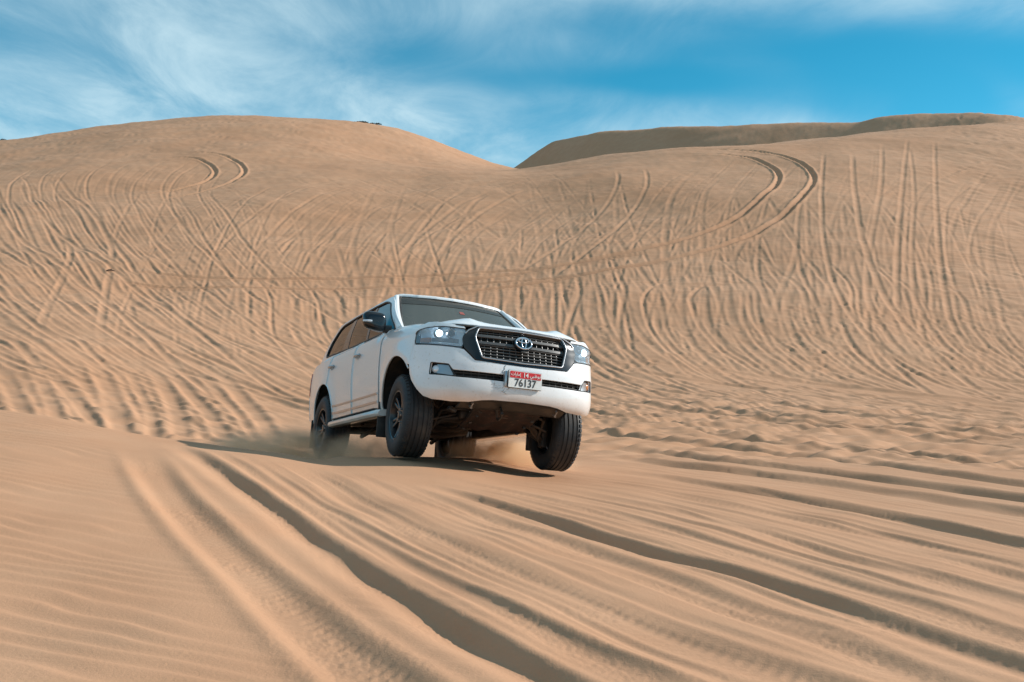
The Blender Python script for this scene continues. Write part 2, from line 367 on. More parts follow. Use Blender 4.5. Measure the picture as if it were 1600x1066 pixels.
pair([(980, 246), (1080, 240), (1175, 242), (1228, 256), (1246, 277), (1232, 305), (1178, 345), (1080, 385), (960, 412), (800, 440), (620, 456), (480, 458)], depth=.11, width=.16, gauge=1.8, fade=(.2, .08), berm=.8, full=True, keep=0)
for k in range(30):      # streams of old ruts running out to the right past the car
    u = 860 + 640 * rnd.random(); r0 = rnd.uniform(560, 668); c = rnd.uniform(.8, 1.25)
    FAR.rut(resample(catmull(px_ground([(u, r0), (u + 110 * c, r0 + 22), (u + 260 * c, r0 + 40), (u + 460 * c, r0 + 60), (u + 720 * c, r0 + 84)], 14), 14), .25)[0], rnd.uniform(.10, .24), rnd.uniform(.03, .065), rnd.uniform(.012, .03), fade=(.25, .1), wob=.10, seed=rnd.random() * 50, keep=.3, full=True, asym=True)
for k in range(22):      # and the same on the left, towards the rear of the car
    u = -150 + 520 * rnd.random(); r0 = rnd.uniform(540, 640); c = rnd.uniform(.8, 1.25)
    FAR.rut(resample(catmull(px_ground([(u, r0), (u + 60 * c, r0 + 26), (u + 130 * c, r0 + 50), (u + 220 * c, r0 + 74), (u + 320 * c, r0 + 92)], 14), 14), .25)[0], rnd.uniform(.10, .2), rnd.uniform(.025, .055), rnd.uniform(.012, .03), fade=(.25, .2), wob=.08, seed=rnd.random() * 50, keep=.3, full=True, asym=True)
for k in range(7):       # deep ruts where the slope runs out behind the near mound
    pair(jit([(-60 + 58 * k, 560), (-30 + 58 * k, 606), (2 + 58 * k, 650), (20 + 58 * k, 690)], 26, 12), depth=rnd.uniform(.018, .05), width=rnd.uniform(.11, .2), fade=(.4, .0), ymin=15, gauge=rnd.uniform(1.5, 1.8))
for k in range(1500):    # footprints and clods
    if k % 3: px_, row_ = rnd.uniform(1230, 1640), rnd.uniform(478, 590)
    else: px_, row_ = rnd.uniform(880, 1260), rnd.uniform(500, 660)
    if k % 11 == 0: px_, row_ = rnd.uniform(0, 620), rnd.uniform(420, 640)
    g = px_ground([(px_, row_)], 12.5)[0]
    FAR.pit(g[0], g[1], rnd.uniform(.07, .13), rnd.uniform(.012, .03))
FAR.a = .085 * np.tanh(FAR.a / .085)
FAR.blur(1)
# darker colour painted along the two long cross-slope tracks, in place of rut shading
RUT_SHADE = Raster(-62, 62, 12, 98, 0.06)
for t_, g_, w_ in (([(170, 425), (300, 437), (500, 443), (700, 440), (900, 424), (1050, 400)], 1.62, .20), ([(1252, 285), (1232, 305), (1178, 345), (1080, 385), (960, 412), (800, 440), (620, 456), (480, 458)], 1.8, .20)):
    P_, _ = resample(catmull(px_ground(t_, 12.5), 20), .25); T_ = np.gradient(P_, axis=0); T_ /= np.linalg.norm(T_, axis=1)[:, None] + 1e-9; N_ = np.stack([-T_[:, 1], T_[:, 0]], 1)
    for sg in (-.5, .5): RUT_SHADE.rut(P_ + N_ * sg * g_, w_, 1.0, 0.0, fade=(.1, .15), wob=.02, seed=sg + 3, full=True)
NEAR = Raster(-8, 15, 2.0, 21, 0.0125)
def near(pts, width, depth, berm=.5, tread=0.0, fade=(.1, 0), wob=.05, shade=0.0, keep=.1, ymin=0, asym=True):
    P = catmull(px_ground(pts, ymin), 20); P, _ = resample(P, .12)
    k = np.ones(7) / 7
    if not any(fade[1:]): e_ = P[-1] - P[-12]; e_ /= np.linalg.norm(e_); P = np.vstack([P, P[-1] + e_ * np.linspace(.12, 7, 58)[:, None]])
    P = np.stack([np.convolve(np.pad(P[:, c], 3, mode='edge'), k, mode='valid') for c in (0, 1)], 1)
    NEAR.rut(P, width, depth, depth * berm, tread=tread, fade=fade, wob=wob, shade_side=shade, keep=keep, seed=rnd.random() * 40, asym=asym)
    return P
RUT_B = [(205, 694), (240, 735), (300, 808), (395, 905), (500, 990), (600, 1066), (700, 1140)]
near(RUT_B, .15, .022, .6, tread=.003, fade=(.15, 0), wob=.03, asym=False)
near([(455, 722), (560, 778), (700, 845), (850, 908), (1010, 975), (1180, 1035), (1330, 1085)], .17, .022, .5, tread=.0022, fade=(.1, 0))
near([(380, 716), (480, 775), (640, 868), (800, 955), (960, 1040), (1080, 1100)], .15, .014, .5, fade=(.1, 0))
near([(600, 752), (740, 800), (880, 848), (1060, 915), (1250, 985), (1450, 1062), (1560, 1105)], .15, .026, .35, tread=.0022, fade=(.15, 0), wob=.06)
near([(620, 736), (800, 770), (980, 812), (1180, 868), (1400, 935), (1660, 1015)], .15, .018, .5, tread=.0022, fade=(.1, 0))
near([(700, 742), (860, 762), (1000, 790), (1180, 828), (1330, 872), (1480, 912), (1660, 960)], .16, .030, .3, fade=(.3, 0), wob=.08)
near([(880, 742), (1040, 770), (1220, 806), (1420, 845), (1680, 900)], .15, .018, .4, tread=.0022, fade=(.15, 0))
near([(900, 730), (1080, 752), (1300, 788), (1500, 824), (1700, 862)], .22, .065, .2, fade=(.2, 0), wob=.12)
near([(1280, 828), (1400, 852), (1540, 888), (1700, 925)], .15, .032, .3, fade=(.2, 0))
near([(920, 712), (1100, 730), (1320, 758), (1700, 812)], .28, .085, .2, fade=(.12, 0), wob=.14)
near([(925, 697), (1120, 716), (1330, 742), (1700, 786)], .30, .09, .2, fade=(.12, 0), wob=.16)
near([(940, 685), (1140, 700), (1400, 728), (1700, 765)], .30, .08, .2, fade=(.15, 0), wob=.18)
near([(930, 672), (1150, 684), (1400, 706), (1700, 742)], .26, .06, .4, fade=(.15, 0), wob=.2)
# fine streaks drawn out along the ruts
FLOW = [[(262, 690), (370, 750), (590, 905), (850, 1052), (960, 1110)], [(455, 722), (560, 778), (850, 908), (1180, 1035), (1330, 1085)], [(640, 750), (770, 782), (1040, 860), (1480, 1000), (1760, 1090)],
        [(700, 738), (860, 760), (1180, 828), (1480, 912), (1660, 960)], [(900, 728), (1080, 750), (1300, 786), (1500, 822), (1700, 860)], [(925, 690), (1120, 708), (1330, 734), (1520, 756), (1700, 780)]]
for k in range(90):
    q = rnd.uniform(.04, 4.98); i = int(q); f = q - i; f2 = min(1, max(0, f + rnd.uniform(-.12, .12)))
    L = [((1 - f) * a[0] + f * b[0], (1 - f) * a[1] + f * b[1]) if j < 2 else ((1 - f2) * a[0] + f2 * b[0], (1 - f2) * a[1] + f2 * b[1]) for j, (a, b) in enumerate(zip(FLOW[i], FLOW[i + 1]))]
    near(L, rnd.uniform(.035, .09), rnd.uniform(.0015, .006), rnd.uniform(.3, .9), fade=(rnd.uniform(.1, .5), rnd.uniform(.0, .3)), wob=.05, keep=.95, asym=False)
# the two deep ruts
near([(262, 690), (300, 706), (370, 750), (475, 826), (590, 905), (715, 980), (850, 1052), (960, 1110)], .118, .054, .14, fade=(.10, 0), wob=.012, keep=.0)
near([(640, 752), (690, 762), (770, 785), (850, 806), (925, 834), (1040, 862), (1180, 900), (1330, 950), (1480, 1000), (1640, 1050), (1760, 1090)], .118, .054, .14, fade=(.07, 0), wob=.03, keep=.0)
near([(228, 682), (300, 682), (380, 692), (450, 708), (520, 730), (570, 748)], .20, .07, .3, fade=(.2, .25), wob=.05, ymin=6)
NEAR.blur(1)
_bl = catmull(px_ground(RUT_B), 12); _o = np.argsort(_bl[:, 1]); _bl = _bl[_o]
def detail_z(X, Y):
    r = np.hypot(X, Y); px = 800 + FPX * X / np.maximum(Y, .5)
    z = FAR.sample(X, Y) * smooth01(13, 17, Y) + NEAR.sample(X, Y) * smooth01(19, 15, Y)
    # wind ripples left of the tracks, weaker between them
    xb = np.interp(Y, _bl[:, 1], _bl[:, 0])
    wx = X + .30 * perlin(X / 1.1, Y / .7, 1) + .06 * perlin(X / .3, Y / .25, 8); wy = Y + .22 * perlin(X / 1.7, Y / .8, 2) + .03 * perlin(X / .35, Y / .2, 9)
    ph = (.23 * wx + wy) / .165
    f = ph - np.floor(ph); rip = np.where(f < .68, f / .68, (1 - f) / .32); rip = rip * rip * (3 - 2 * rip) - .5
    amp = .55 + .55 * perlin(X / .9, Y / .6, 4)
    lm = smooth01(.05, .75, xb - X) * smooth01(13, 9.5, Y) * (Y > 0)
    mid = .32 * smooth01(-.1, .4, X - xb) * smooth01(9, 5, Y) * smooth01(.05, .35, perlin(X / .9, Y / 1.3, 12) + .12)
    nr = NEAR.sample(X, Y); z += np.minimum(np.abs(nr) / .02, 1) * (.0024 * perlin(X / .07, Y / .07, 51) + .0022 * perlin(X / .025, Y / .025, 52)) * smooth01(12, 7, Y) * smooth01(-.02, .25, perlin(X / .8, Y / .5, 53) + .1)
    calm = np.exp(-np.abs(NEAR.sample(X, Y)) / .012)
    z += .0145 * rip * np.clip(amp, .15, 1.2) * (lm + mid * calm)
    # churned sand at the foot of the face
    foot = smooth01(13, 16, Y) * smooth01(27, 20, Y) * smooth01(760, 950, px)
    q = perlin((X * .93 + Y * .36) / 1.1, (Y * .93 - X * .36) / .38, 21) + .5 * perlin((X * .93 + Y * .36) / .5, (Y * .93 - X * .36) / .2, 22)
    z += foot * .085 * q
    z += .05 * perlin(X / .8, Y / .5, 24) * smooth01(13, 16, Y) * smooth01(26, 19, Y) * smooth01(-200, 60, px) * smooth01(560, 380, px)
    # soft undulation of the big slopes and a broken surface everywhere
    far = smooth01(14, 40, Y)
    z += far * (.22 * perlin(X / 9, Y / 7, 31) + .06 * perlin(X / 2.4, Y / 1.7, 32)) + far * .018 * perlin(X / .5, Y / .3, 33)
    z += (1 - far) * smooth01(1, 3, r) * (.012 * perlin(X / .7, Y / .7, 34))
    # fine wind ripple on the right of the far slope and on the shoulder dune
    fr = smooth01(1330, 1560, px) * smooth01(30, 38, Y) + .5 * smooth01(62, 70, Y) * smooth01(820, 700, px)
    z += fr * .022 * np.sin(2 * np.pi * (Y + .9 * perlin(X / 2, Y / 1.2, 41) + .12 * X) / .62)
    return z
def ground_z(x, y):
    x = np.atleast_1d(np.asarray(x, float)); y = np.atleast_1d(np.asarray(y, float))
    return base_z(x, y) + detail_z(x, y)
def build_ground():
    tin = (np.linspace(-70, 1670, 1130) - 800) / FPX
    a = np.arctan(tin)
    left = np.concatenate([-np.linspace(math.pi, -a[0] + .30, 22)[:-1], -np.linspace(-a[0] + .30, -a[0] + .004, 34)])
    right = np.concatenate([np.linspace(a[-1] + .004, a[-1] + .30, 34), np.linspace(a[-1] + .30, math.pi, 22)[1:-1]])
    A = np.concatenate([left, a, right])
    R = [.25, .6, .9]
    while R[-1] < 900:
        y = R[-1]; k = .07 if y < 2.2 else .0042 if y < 13 else .0030 if y < 72 else .0042 if y < 146 else .08
        R.append(y * (1 + k))
    R = np.array(R)
    th, rr = np.meshgrid(A, R); X = (rr * np.sin(th)).ravel(); Y = (rr * np.cos(th)).ravel()
    Z = base_z(X, Y) + detail_z(X, Y)
    nA, nR = len(A), len(R)
    V = np.empty((len(X) + 1, 3), np.float32); V[:-1, 0] = X; V[:-1, 1] = Y; V[:-1, 2] = Z; V[-1] = (0, 0, Z[:nA].mean())
    i = np.arange(nA); j = np.arange(nR - 1); I, J = np.meshgrid(i, j); I2 = (I + 1) % nA
    Q = np.stack([J * nA + I, (J + 1) * nA + I, (J + 1) * nA + I2, J * nA + I2], -1).reshape(-1, 4)[:, ::-1]
    fan = np.stack([np.full(nA, len(X)), (i + 1) % nA, i], -1)
    me = bpy.data.meshes.new('sand')
    me.vertices.add(len(V)); me.vertices.foreach_set('co', V.ravel())
    nl = Q.size + fan.size; me.loops.add(nl); me.loops.foreach_set('vertex_index', np.concatenate([Q.ravel(), fan.ravel()]).astype(np.int32))
    npol = len(Q) + len(fan); me.polygons.add(npol)
    me.polygons.foreach_set('loop_start', np.concatenate([np.arange(len(Q)) * 4, len(Q) * 4 + np.arange(len(fan)) * 3]).astype(np.int32))
    me.polygons.foreach_set('use_smooth', np.ones(npol, bool))
    me.update(calc_edges=True); me.validate()
    at = me.attributes.new('pressed', 'FLOAT', 'POINT'); at.data.foreach_set('value', np.append(np.clip(-RUT_SHADE.sample(X, Y), 0, 1.2), 0).astype(np.float32))
    o = bpy.data.objects.new('sand_dunes', me); COL.objects.link(o)
    print('ground verts', len(V), nR, nA, 'up', me.polygons[len(Q) // 2].normal[:])
    return o
sand = material('sand', (.488, .262, .149), .92, spec=.2)
noise_mix(sand, (.528, .296, .174), 1.3, .35, .7, 5)
noise_mix(sand, (.456, .236, .128), .16, .45, .75, 4)
nt = sand.node_tree
_t = nt.nodes.new('ShaderNodeTexCoord')
_n1 = nt.nodes.new('ShaderNodeTexNoise'); _n1.inputs['Scale'].default_value = 55; _n1.inputs['Detail'].default_value = 6; _n1.inputs['Roughness'].default_value = .7
nt.links.new(_t.outputs['Object'], _n1.inputs['Vector'])
_b = nt.nodes.new('ShaderNodeBump'); _b.inputs['Strength'].default_value = .35; _b.inputs['Distance'].default_value = .012
nt.links.new(_n1.outputs['Fac'], _b.inputs['Height'])
nt.links.new(_b.outputs[0], nt.nodes['Principled BSDF'].inputs['Normal'])
noise_mix(sand, (.38, .205, .115), 420, .56, .72, 2)
_at = nt.nodes.new('ShaderNodeAttribute'); _at.attribute_name = 'pressed'  # mask of the long tracks whose shade is painted into the sand colour
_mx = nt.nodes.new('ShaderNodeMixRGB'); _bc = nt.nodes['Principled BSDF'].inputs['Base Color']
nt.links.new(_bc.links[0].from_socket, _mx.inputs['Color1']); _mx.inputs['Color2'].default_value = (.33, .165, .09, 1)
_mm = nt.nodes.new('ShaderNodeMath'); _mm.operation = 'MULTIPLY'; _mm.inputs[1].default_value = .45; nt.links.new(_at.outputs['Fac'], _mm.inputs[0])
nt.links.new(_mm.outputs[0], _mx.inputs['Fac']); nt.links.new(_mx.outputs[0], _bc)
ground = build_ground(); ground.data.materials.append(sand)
tag(ground, 'wide tan sand dunes scored by tyre tracks', kind='structure')
# ------------------------------------------------------------------ the car: materials
paint = material('white_paint', (.83, .83, .83), .30, coat=.8)
noise_mix(paint, (.70, .64, .56), 1.1, .60, 1.05, 7, rough2=.45)
noise_mix(paint, (.62, .54, .45), 46, .60, .86, 3)
def low_dust(m, z0, z1, amount, col):
    # sand film on the lower panels
    nt = m.node_tree; b = nt.nodes['Principled BSDF']; L = nt.links.new
    t = nt.nodes.new('ShaderNodeTexCoord'); s = nt.nodes.new('ShaderNodeSeparateXYZ'); L(t.outputs['Object'], s.inputs[0])
    r = nt.nodes.new('ShaderNodeMapRange'); r.interpolation_type = 'SMOOTHSTEP'; r.inputs['From Min'].default_value = z1; r.inputs['From Max'].default_value = z0; r.inputs['To Max'].default_value = amount
    L(s.outputs['Z'], r.inputs['Value'])
    n = nt.nodes.new('ShaderNodeTexNoise'); n.inputs['Scale'].default_value = 3.5; n.inputs['Detail'].default_value = 8; L(t.outputs['Object'], n.inputs['Vector'])
    q = nt.nodes.new('ShaderNodeMath'); q.operation = 'MULTIPLY'; L(r.outputs[0], q.inputs[0]); L(n.outputs['Fac'], q.inputs[1])
    x = nt.nodes.new('ShaderNodeMixRGB'); L(b.inputs['Base Color'].links[0].from_socket, x.inputs['Color1']); x.inputs['Color2'].default_value = (*col, 1)
    L(q.outputs[0], x.inputs['Fac']); L(x.outputs[0], b.inputs['Base Color'])
low_dust(paint, .40, .72, .75, (.50, .36, .25))
black_gloss = material('black_gloss', (.010, .011, .013), .16, coat=.25)
black_plastic = material('black_plastic', (.022, .021, .020), .55)
noise_mix(black_plastic, (.11, .085, .062), 5, .48, .9, 6)
liner_m = material('liner', (.012, .011, .010), .85)
noise_mix(liner_m, (.07, .05, .034), 7, .5, .85, 6)
chrome = material('chrome', (.78, .78, .80), .12, metal=1)
satin = material('satin_silver', (.45, .45, .46), .32, metal=.8)
slat_m = material('grille_grey', (.10, .098, .095), .38, metal=.35)
rubber = material('rubber', (.020, .021, .023), .62)
noise_mix(rubber, (.085, .068, .052), 9, .5, .95, 5)
rim_m = material('black_rim', (.018, .018, .021), .28, coat=.3)
noise_mix(rim_m, (.10, .08, .06), 6, .55, .95, 5)
under_m = material('under_metal', (.030, .026, .023), .6, metal=.2)
noise_mix(under_m, (.13, .085, .055), 8, .45, .8, 6)
rust = material('rusty_plate', (.034, .015, .010), .8)
noise_mix(rust, (.014, .010, .008), 7, .40, .62, 7)
noise_mix(rust, (.11, .062, .038), 22, .60, .75, 5)
interior_m = material('interior_beige', (.30, .27, .22), .75)
seat_m = material('seat_leather', (.17, .15, .125), .6)
dash_m = material('dashboard_dark', (.045, .043, .040), .6)
red_lens = material('red_lens', (.35, .012, .012), .12, coat=.5)
amber = material('amber_lens', (.55, .20, .06), .2)
lamp_inner = material('lamp_reflector', (.74, .82, .88), .22, metal=.25)  # pale blue base carries the sky's reflection
lamp_dark = material('lamp_dark', (.09, .10, .11), .25)
led_on = material('led_lit', (.9, .95, 1), .3, emit=(.80, .93, 1.0), emit_s=5.0)
drl_m = material('drl_bar', (.80, .84, .88), .2)
plate_w = material('plate_white', (.78, .78, .75), .45)
noise_mix(plate_w, (.60, .55, .47), 14, .5, .9, 5)
plate_red = material('plate_red', (.62, .018, .022), .4)
ink = material('plate_ink', (.02, .02, .02), .5)
white_ink = material('plate_white_ink', (.82, .80, .76), .5)
scuff_m = material('scuff', (.50, .48, .46), .7)
def glass_mat(name, tint, gloss_col, clear, rough=.02, f0=.10):
    m = bpy.data.materials.new(name); m.use_nodes = True
    nt = m.node_tree; nt.nodes.clear(); L = nt.links.new
    o = nt.nodes.new('ShaderNodeOutputMaterial')
    tr = nt.nodes.new('ShaderNodeBsdfTransparent'); tr.inputs[0].default_value = (*clear, 1)
    df = nt.nodes.new('ShaderNodeBsdfDiffuse'); df.inputs[0].default_value = (*tint, 1)
    gl = nt.nodes.new('ShaderNodeBsdfGlossy'); gl.inputs[0].default_value = (*gloss_col, 1); gl.inputs['Roughness'].default_value = rough
    m1 = nt.nodes.new('ShaderNodeMixShader'); m1.inputs[0].default_value = .25
    L(tr.outputs[0], m1.inputs[1]); L(df.outputs[0], m1.inputs[2])
    fr = nt.nodes.new('ShaderNodeFresnel'); fr.inputs[0].default_value = 1.5
    ad = nt.nodes.new('ShaderNodeMath'); ad.operation = 'ADD'; ad.use_clamp = True; ad.inputs[1].default_value = f0
    L(fr.outputs[0], ad.inputs[0])
    m2 = nt.nodes.new('ShaderNodeMixShader'); L(ad.outputs[0], m2.inputs[0]); L(m1.outputs[0], m2.inputs[1]); L(gl.outputs[0], m2.inputs[2])
    L(m2.outputs[0], o.inputs[0])
    return m
glass_side = glass_mat('tinted_glass', (.03, .03, .03), (.75, .75, .75), (.20, .19, .18), f0=.08)
glass_front = glass_mat('windscreen_glass', (.20, .195, .165), (.7, .7, .66), (.60, .60, .55), f0=.05)
glass_front.node_tree.nodes['Mix Shader'].inputs[0].default_value = .34
lens_hazed = glass_mat('hazed_lens', (.70, .80, .88), (.9, .9, .9), (.90, .93, .95), f0=.06)  # pale blue diffuse haze paints the reflected sky into the lens
lens_hazed.node_tree.nodes['Mix Shader'].inputs[0].default_value = .24

# ------------------------------------------------------------------ the car: body surface (x forward from the front axle, y left, z up)
PLAN = np.array([(.900,0),(.893,.20),(.872,.40),(.828,.585),(.748,.762),(.615,.884),(.44,.952),(.22,.975),(0,.985),(-.5,.978),(-1.5,.975),(-2.4,.978),(-2.85,.985),(-3.3,.975),(-3.65,.945),(-3.90,.885),(-4.02,.78),(-4.06,.60),(-4.075,.3),(-4.08,0)])
PC = catmull(np.vstack([PLAN[:0:-1] * [1, -1], PLAN]), 24)
_c0 = len(PC) // 2
PS = np.concatenate([[0], np.cumsum(np.linalg.norm(np.diff(PC, axis=0), axis=1))]); PS -= PS[_c0]
_Tn = np.gradient(PC, PS, axis=0); _Tn /= np.linalg.norm(_Tn, axis=1)[:, None]
PN = np.stack([_Tn[:, 1], -_Tn[:, 0]], 1)
_kk = np.hanning(31); _kk /= _kk.sum()
PN = np.stack([np.convolve(np.pad(PN[:, c], 15, mode='edge'), _kk, mode='valid') for c in (0, 1)], 1)
def sx(x): return float(np.interp(-x, -PC[_c0:, 0], PS[_c0:]))
FZ = catmull([(.36,.16),(.40,.075),(.45,.022),(.52,0),(.60,.0),(.68,.012),(.76,.016),(.84,.03),(.93,.05),(1.0,.065),(1.08,.085),(1.16,.13),(1.25,.2)], 8)
SZ = catmull([(.30,.055),(.36,.05),(.45,.035),(.58,.02),(.7,.008),(.85,0),(.97,0),(1.05,.004),(1.12,.012),(1.18,.028),(1.23,.06),(1.252,.11),(1.26,.16)], 8)
FTOP = np.array([(.62, .075), (.45, .118), (.2, .157), (-.17, .195), (-.6, .215), (-1, .215)])[::-1]
def body(s, v, off=0.0):
    s = np.asarray(s, float); v = np.asarray(v, float)
    x = np.interp(s, PS, PC[:, 0]); y = np.interp(s, PS, PC[:, 1]); nx = np.interp(s, PS, PN[:, 0]); ny = np.interp(s, PS, PN[:, 1])
    w = smooth01(.35, .78, x); wr = smooth01(-3.75, -4.0, x)
    d = w * np.interp(v, FZ[:, 0], FZ[:, 1]) + (1 - w) * np.interp(v, SZ[:, 0], SZ[:, 1]); z = v.copy()
    # swelling round the wheel arches
    for xc in (0.0, -2.85):
        q = np.sqrt((x - xc) ** 2 + (v - .43) ** 2); d = d - .014 * np.exp(-((q - .47) / .10) ** 2) * (1 - w)
    # fender top rolls over towards the bonnet
    wq = smooth01(.66, .38, x) * smooth01(-.80, -.66, x)
    ph = np.clip((v - 1.05) / .24, 0, 1) * (math.pi / 2)
    b = np.interp(x, FTOP[:, 0], FTOP[:, 1])
    dr = .004 + .175 * (1 - np.cos(ph)); zq = 1.05 + b * np.sin(ph)
    up = v > 1.05
    d = np.where(up, d * (1 - wq) + dr * wq, d); z = np.where(up, z * (1 - wq) + zq * wq, z)
    d = d - off
    return np.stack([x - nx * d, y - ny * d, z], -1)
def inside(P, poly):
    P = np.asarray(P); poly = np.asarray(poly); c = np.zeros(len(P), bool)
    x, y = P[:, 0], P[:, 1]; j = len(poly) - 1
    for i in range(len(poly)):
        xi, yi = poly[i]; xj, yj = poly[j]
        if yi != yj:
            c ^= ((yi > y) != (yj > y)) & (x < (xj - xi) * (y - yi) / (yj - yi) + xi)
        j = i
    return c
def dens(poly, step):
    out = []
    for a, b in zip(poly, list(poly[1:]) + [poly[0]]):
        a = np.array(a, float); b = np.array(b, float); n = max(1, int(math.ceil(np.linalg.norm(b - a) / step)))
        for k in range(n): out.append(a + (b - a) * k / n)
    return np.array(out)
def round_poly(poly, r, n=5):
    """cut every corner by a small arc"""
    P = [np.array(p, float) for p in poly]; out = []; N = len(P)
    for i in range(N):
        a, b, c = P[i - 1], P[i], P[(i + 1) % N]
        u = a - b; w = c - b; lu, lw = np.linalg.norm(u), np.linalg.norm(w); rr = min(r, .45 * lu, .45 * lw)
        p0 = b + u / lu * rr; p1 = b + w / lw * rr
        for k in range(n + 1):
            t = k / n; out.append((1 - t) ** 2 * p0 + 2 * t * (1 - t) * b + t * t * p1)
    return [tuple(p) for p in out]
def patch(name, outline, f, step, mat, parent, holes=(), flange=.014, flip=False):
    """a panel: outline (and holes) in surface coordinates, laid on the surface f, with its edges turned in"""
    loops = [dens(outline, step)] + [dens(h, step) for h in holes]
    lo = loops[0].min(0); hi = loops[0].max(0)
    gx = np.arange(lo[0] + step * .5, hi[0], step); gy = np.arange(lo[1] + step * .5, hi[1], step)
    G = np.stack(np.meshgrid(gx, gy), -1).reshape(-1, 2)
    keep = inside(G, loops[0])
    for h in loops[1:]: keep &= ~inside(G, h)
    G = G[keep]; E_ = np.vstack(loops)
    if len(G):
        dm = np.full(len(G), 9.)
        for c in range(0, len(E_), 200): dm = np.minimum(dm, np.sqrt(((G[:, None] - E_[None, c:c + 200]) ** 2).sum(-1)).min(1))
        G = G[dm > step * .45]
    pts = np.vstack([E_, G]); edges = []; k0 = 0
    for l in loops:
        n = len(l); edges += [(k0 + i, k0 + (i + 1) % n) for i in range(n)]; k0 += n
    r = delaunay_2d_cdt([Vector(p) for p in pts], edges, [], 0, 1e-6)
    V2 = np.array([tuple(v) for v in r[0]]); T = np.array([t for t in r[2] if len(t) == 3])
    cen = V2[T].mean(1); ok = inside(cen, loops[0])
    for h in loops[1:]: ok &= ~inside(cen, h)
    T = T[ok]
    a = V2[T]; cr = (a[:, 1, 0] - a[:, 0, 0]) * (a[:, 2, 1] - a[:, 0, 1]) - (a[:, 1, 1] - a[:, 0, 1]) * (a[:, 2, 0] - a[:, 0, 0])
    T[cr < 0] = T[cr < 0][:, ::-1]; T = T[np.abs(cr) > 1e-9]
    P = f(V2[:, 0], V2[:, 1]); e = 2e-3
    du = f(V2[:, 0] + e, V2[:, 1]) - f(V2[:, 0] - e, V2[:, 1]); dv = f(V2[:, 0], V2[:, 1] + e) - f(V2[:, 0], V2[:, 1] - e)
    N = np.cross(du, dv); N /= np.linalg.norm(N, axis=1)[:, None] + 1e-12
    if flip: N = -N; T = T[:, ::-1]
    V = [P]; NN = [N]; F = [T]
    if flange:
        # boundary edges of the kept triangles
        ed = np.vstack([T[:, [0, 1]], T[:, [1, 2]], T[:, [2, 0]]]); key = np.sort(ed, 1); kk = key[:, 0].astype(np.int64) * 10 ** 6 + key[:, 1]
        u, inv, cnt = np.unique(kk, return_inverse=True, return_counts=True); B = ed[cnt[inv] == 1]
        c1 = P[B[:, 0]]; c2 = P[B[:, 1]]; n1 = N[B[:, 0]]; n2 = N[B[:, 1]]
        m = len(B); b0 = len(P)
        side = np.cross(c2 - c1, (n1 + n2) / 2); side /= np.linalg.norm(side, axis=1)[:, None] + 1e-12
        # small rounded edge: half way out and in, then straight down
        q1 = c1 - n1 * flange; q2 = c2 - n2 * flange
        V += [c1, c2, q2, q1]; NN += [n1 * .8 + side * .6, n2 * .8 + side * .6, side, side]
        i = np.arange(m)
        F.append(np.stack([b0 + i, b0 + 3 * m + i, b0 + 2 * m + i, b0 + m + i], 1))
    V = np.vstack(V); NN = np.vstack(NN); NN /= np.linalg.norm(NN, axis=1)[:, None] + 1e-12
    me = bpy.data.meshes.new(name); me.from_pydata(V.tolist(), [], [list(map(int, t)) for ff in F for t in ff])
    me.materials.append(mat); me.polygons.foreach_set('use_smooth', np.ones(len(me.polygons), bool)); me.update()
    me.normals_split_custom_set_from_vertices(NN.tolist())
    o = bpy.data.objects.new(name, me); COL.objects.link(o); o.parent = parent
    return o
def on_side(f, sg):
    """the same surface on the other flank"""
    return lambda a, b: f(a, b) * np.array([1, sg, 1])
def tube(name, pts, r, mat, parent, n=10, closed=False, flat=None, add=None):
    """round bar along pts; r may vary; flat squeezes it along z"""
    P = np.asarray(pts, float); rr = np.full(len(P), r) if np.isscalar(r) else np.asarray(r, float)
    T = (np.roll(P, -1, 0) - np.roll(P, 1, 0)) if closed else np.gradient(P, axis=0)
    T /= np.linalg.norm(T, axis=1)[:, None] + 1e-12
    up = np.array([0, 0, 1.]) if abs(T[:, 2]).mean() < .9 else np.array([1., 0, 0])
    V = []
    for p, t, q in zip(P, T, rr):
        a = np.cross(up, t); a /= np.linalg.norm(a) + 1e-12; b = np.cross(t, a)
        for k in range(n):
            th = 2 * math.pi * k / n; V.append(p + q * (math.cos(th) * a + (flat or 1) * math.sin(th) * b))
    m = len(P); F = []
    for i in range(m if closed else m - 1):
        for k in range(n): F.append((i * n + k, i * n + (k + 1) % n, ((i + 1) % m) * n + (k + 1) % n, ((i + 1) % m) * n + k))
    if not closed: F += [tuple(range(n))[::-1], tuple((m - 1) * n + k for k in range(n))]
    if add is not None: add.append((V, F)); return None
    return mesh_obj(name, V, F, mat, parent, True, 50)
def box_bm(bm, c, s, rot=None, bevel=0.0):
    r = bmesh.ops.create_cube(bm, size=1); vs = r['verts']
    bmesh.ops.scale(bm, vec=s, verts=vs)
    if bevel:
        es = list({e for v in vs for e in v.link_edges}); q = bmesh.ops.bevel(bm, geom=es, offset=bevel, segments=2, affect='EDGES', profile=.5)
        vs = list({v for f in q['faces'] for v in f.verts} | {v for v in vs if v.is_valid})
    if rot is not None: bmesh.ops.rotate(bm, cent=(0, 0, 0), matrix=rot, verts=vs)
    bmesh.ops.translate(bm, vec=c, verts=vs)
    return vs
def box(name, c, s, mat, parent, rot=None, bevel=.01):
    bm = bmesh.new(); box_bm(bm, c, s, rot, bevel); return bm_obj(name, bm, mat, parent, True, 40)
def joined(name, parts, mat, parent, sharp=50):
    V = []; F = []
    for v, f in parts:
        k = len(V); V += [tuple(p) for p in v]; F += [tuple(i + k for i in q) for q in f]
    return mesh_obj(name, V, F, mat, parent, True, sharp)
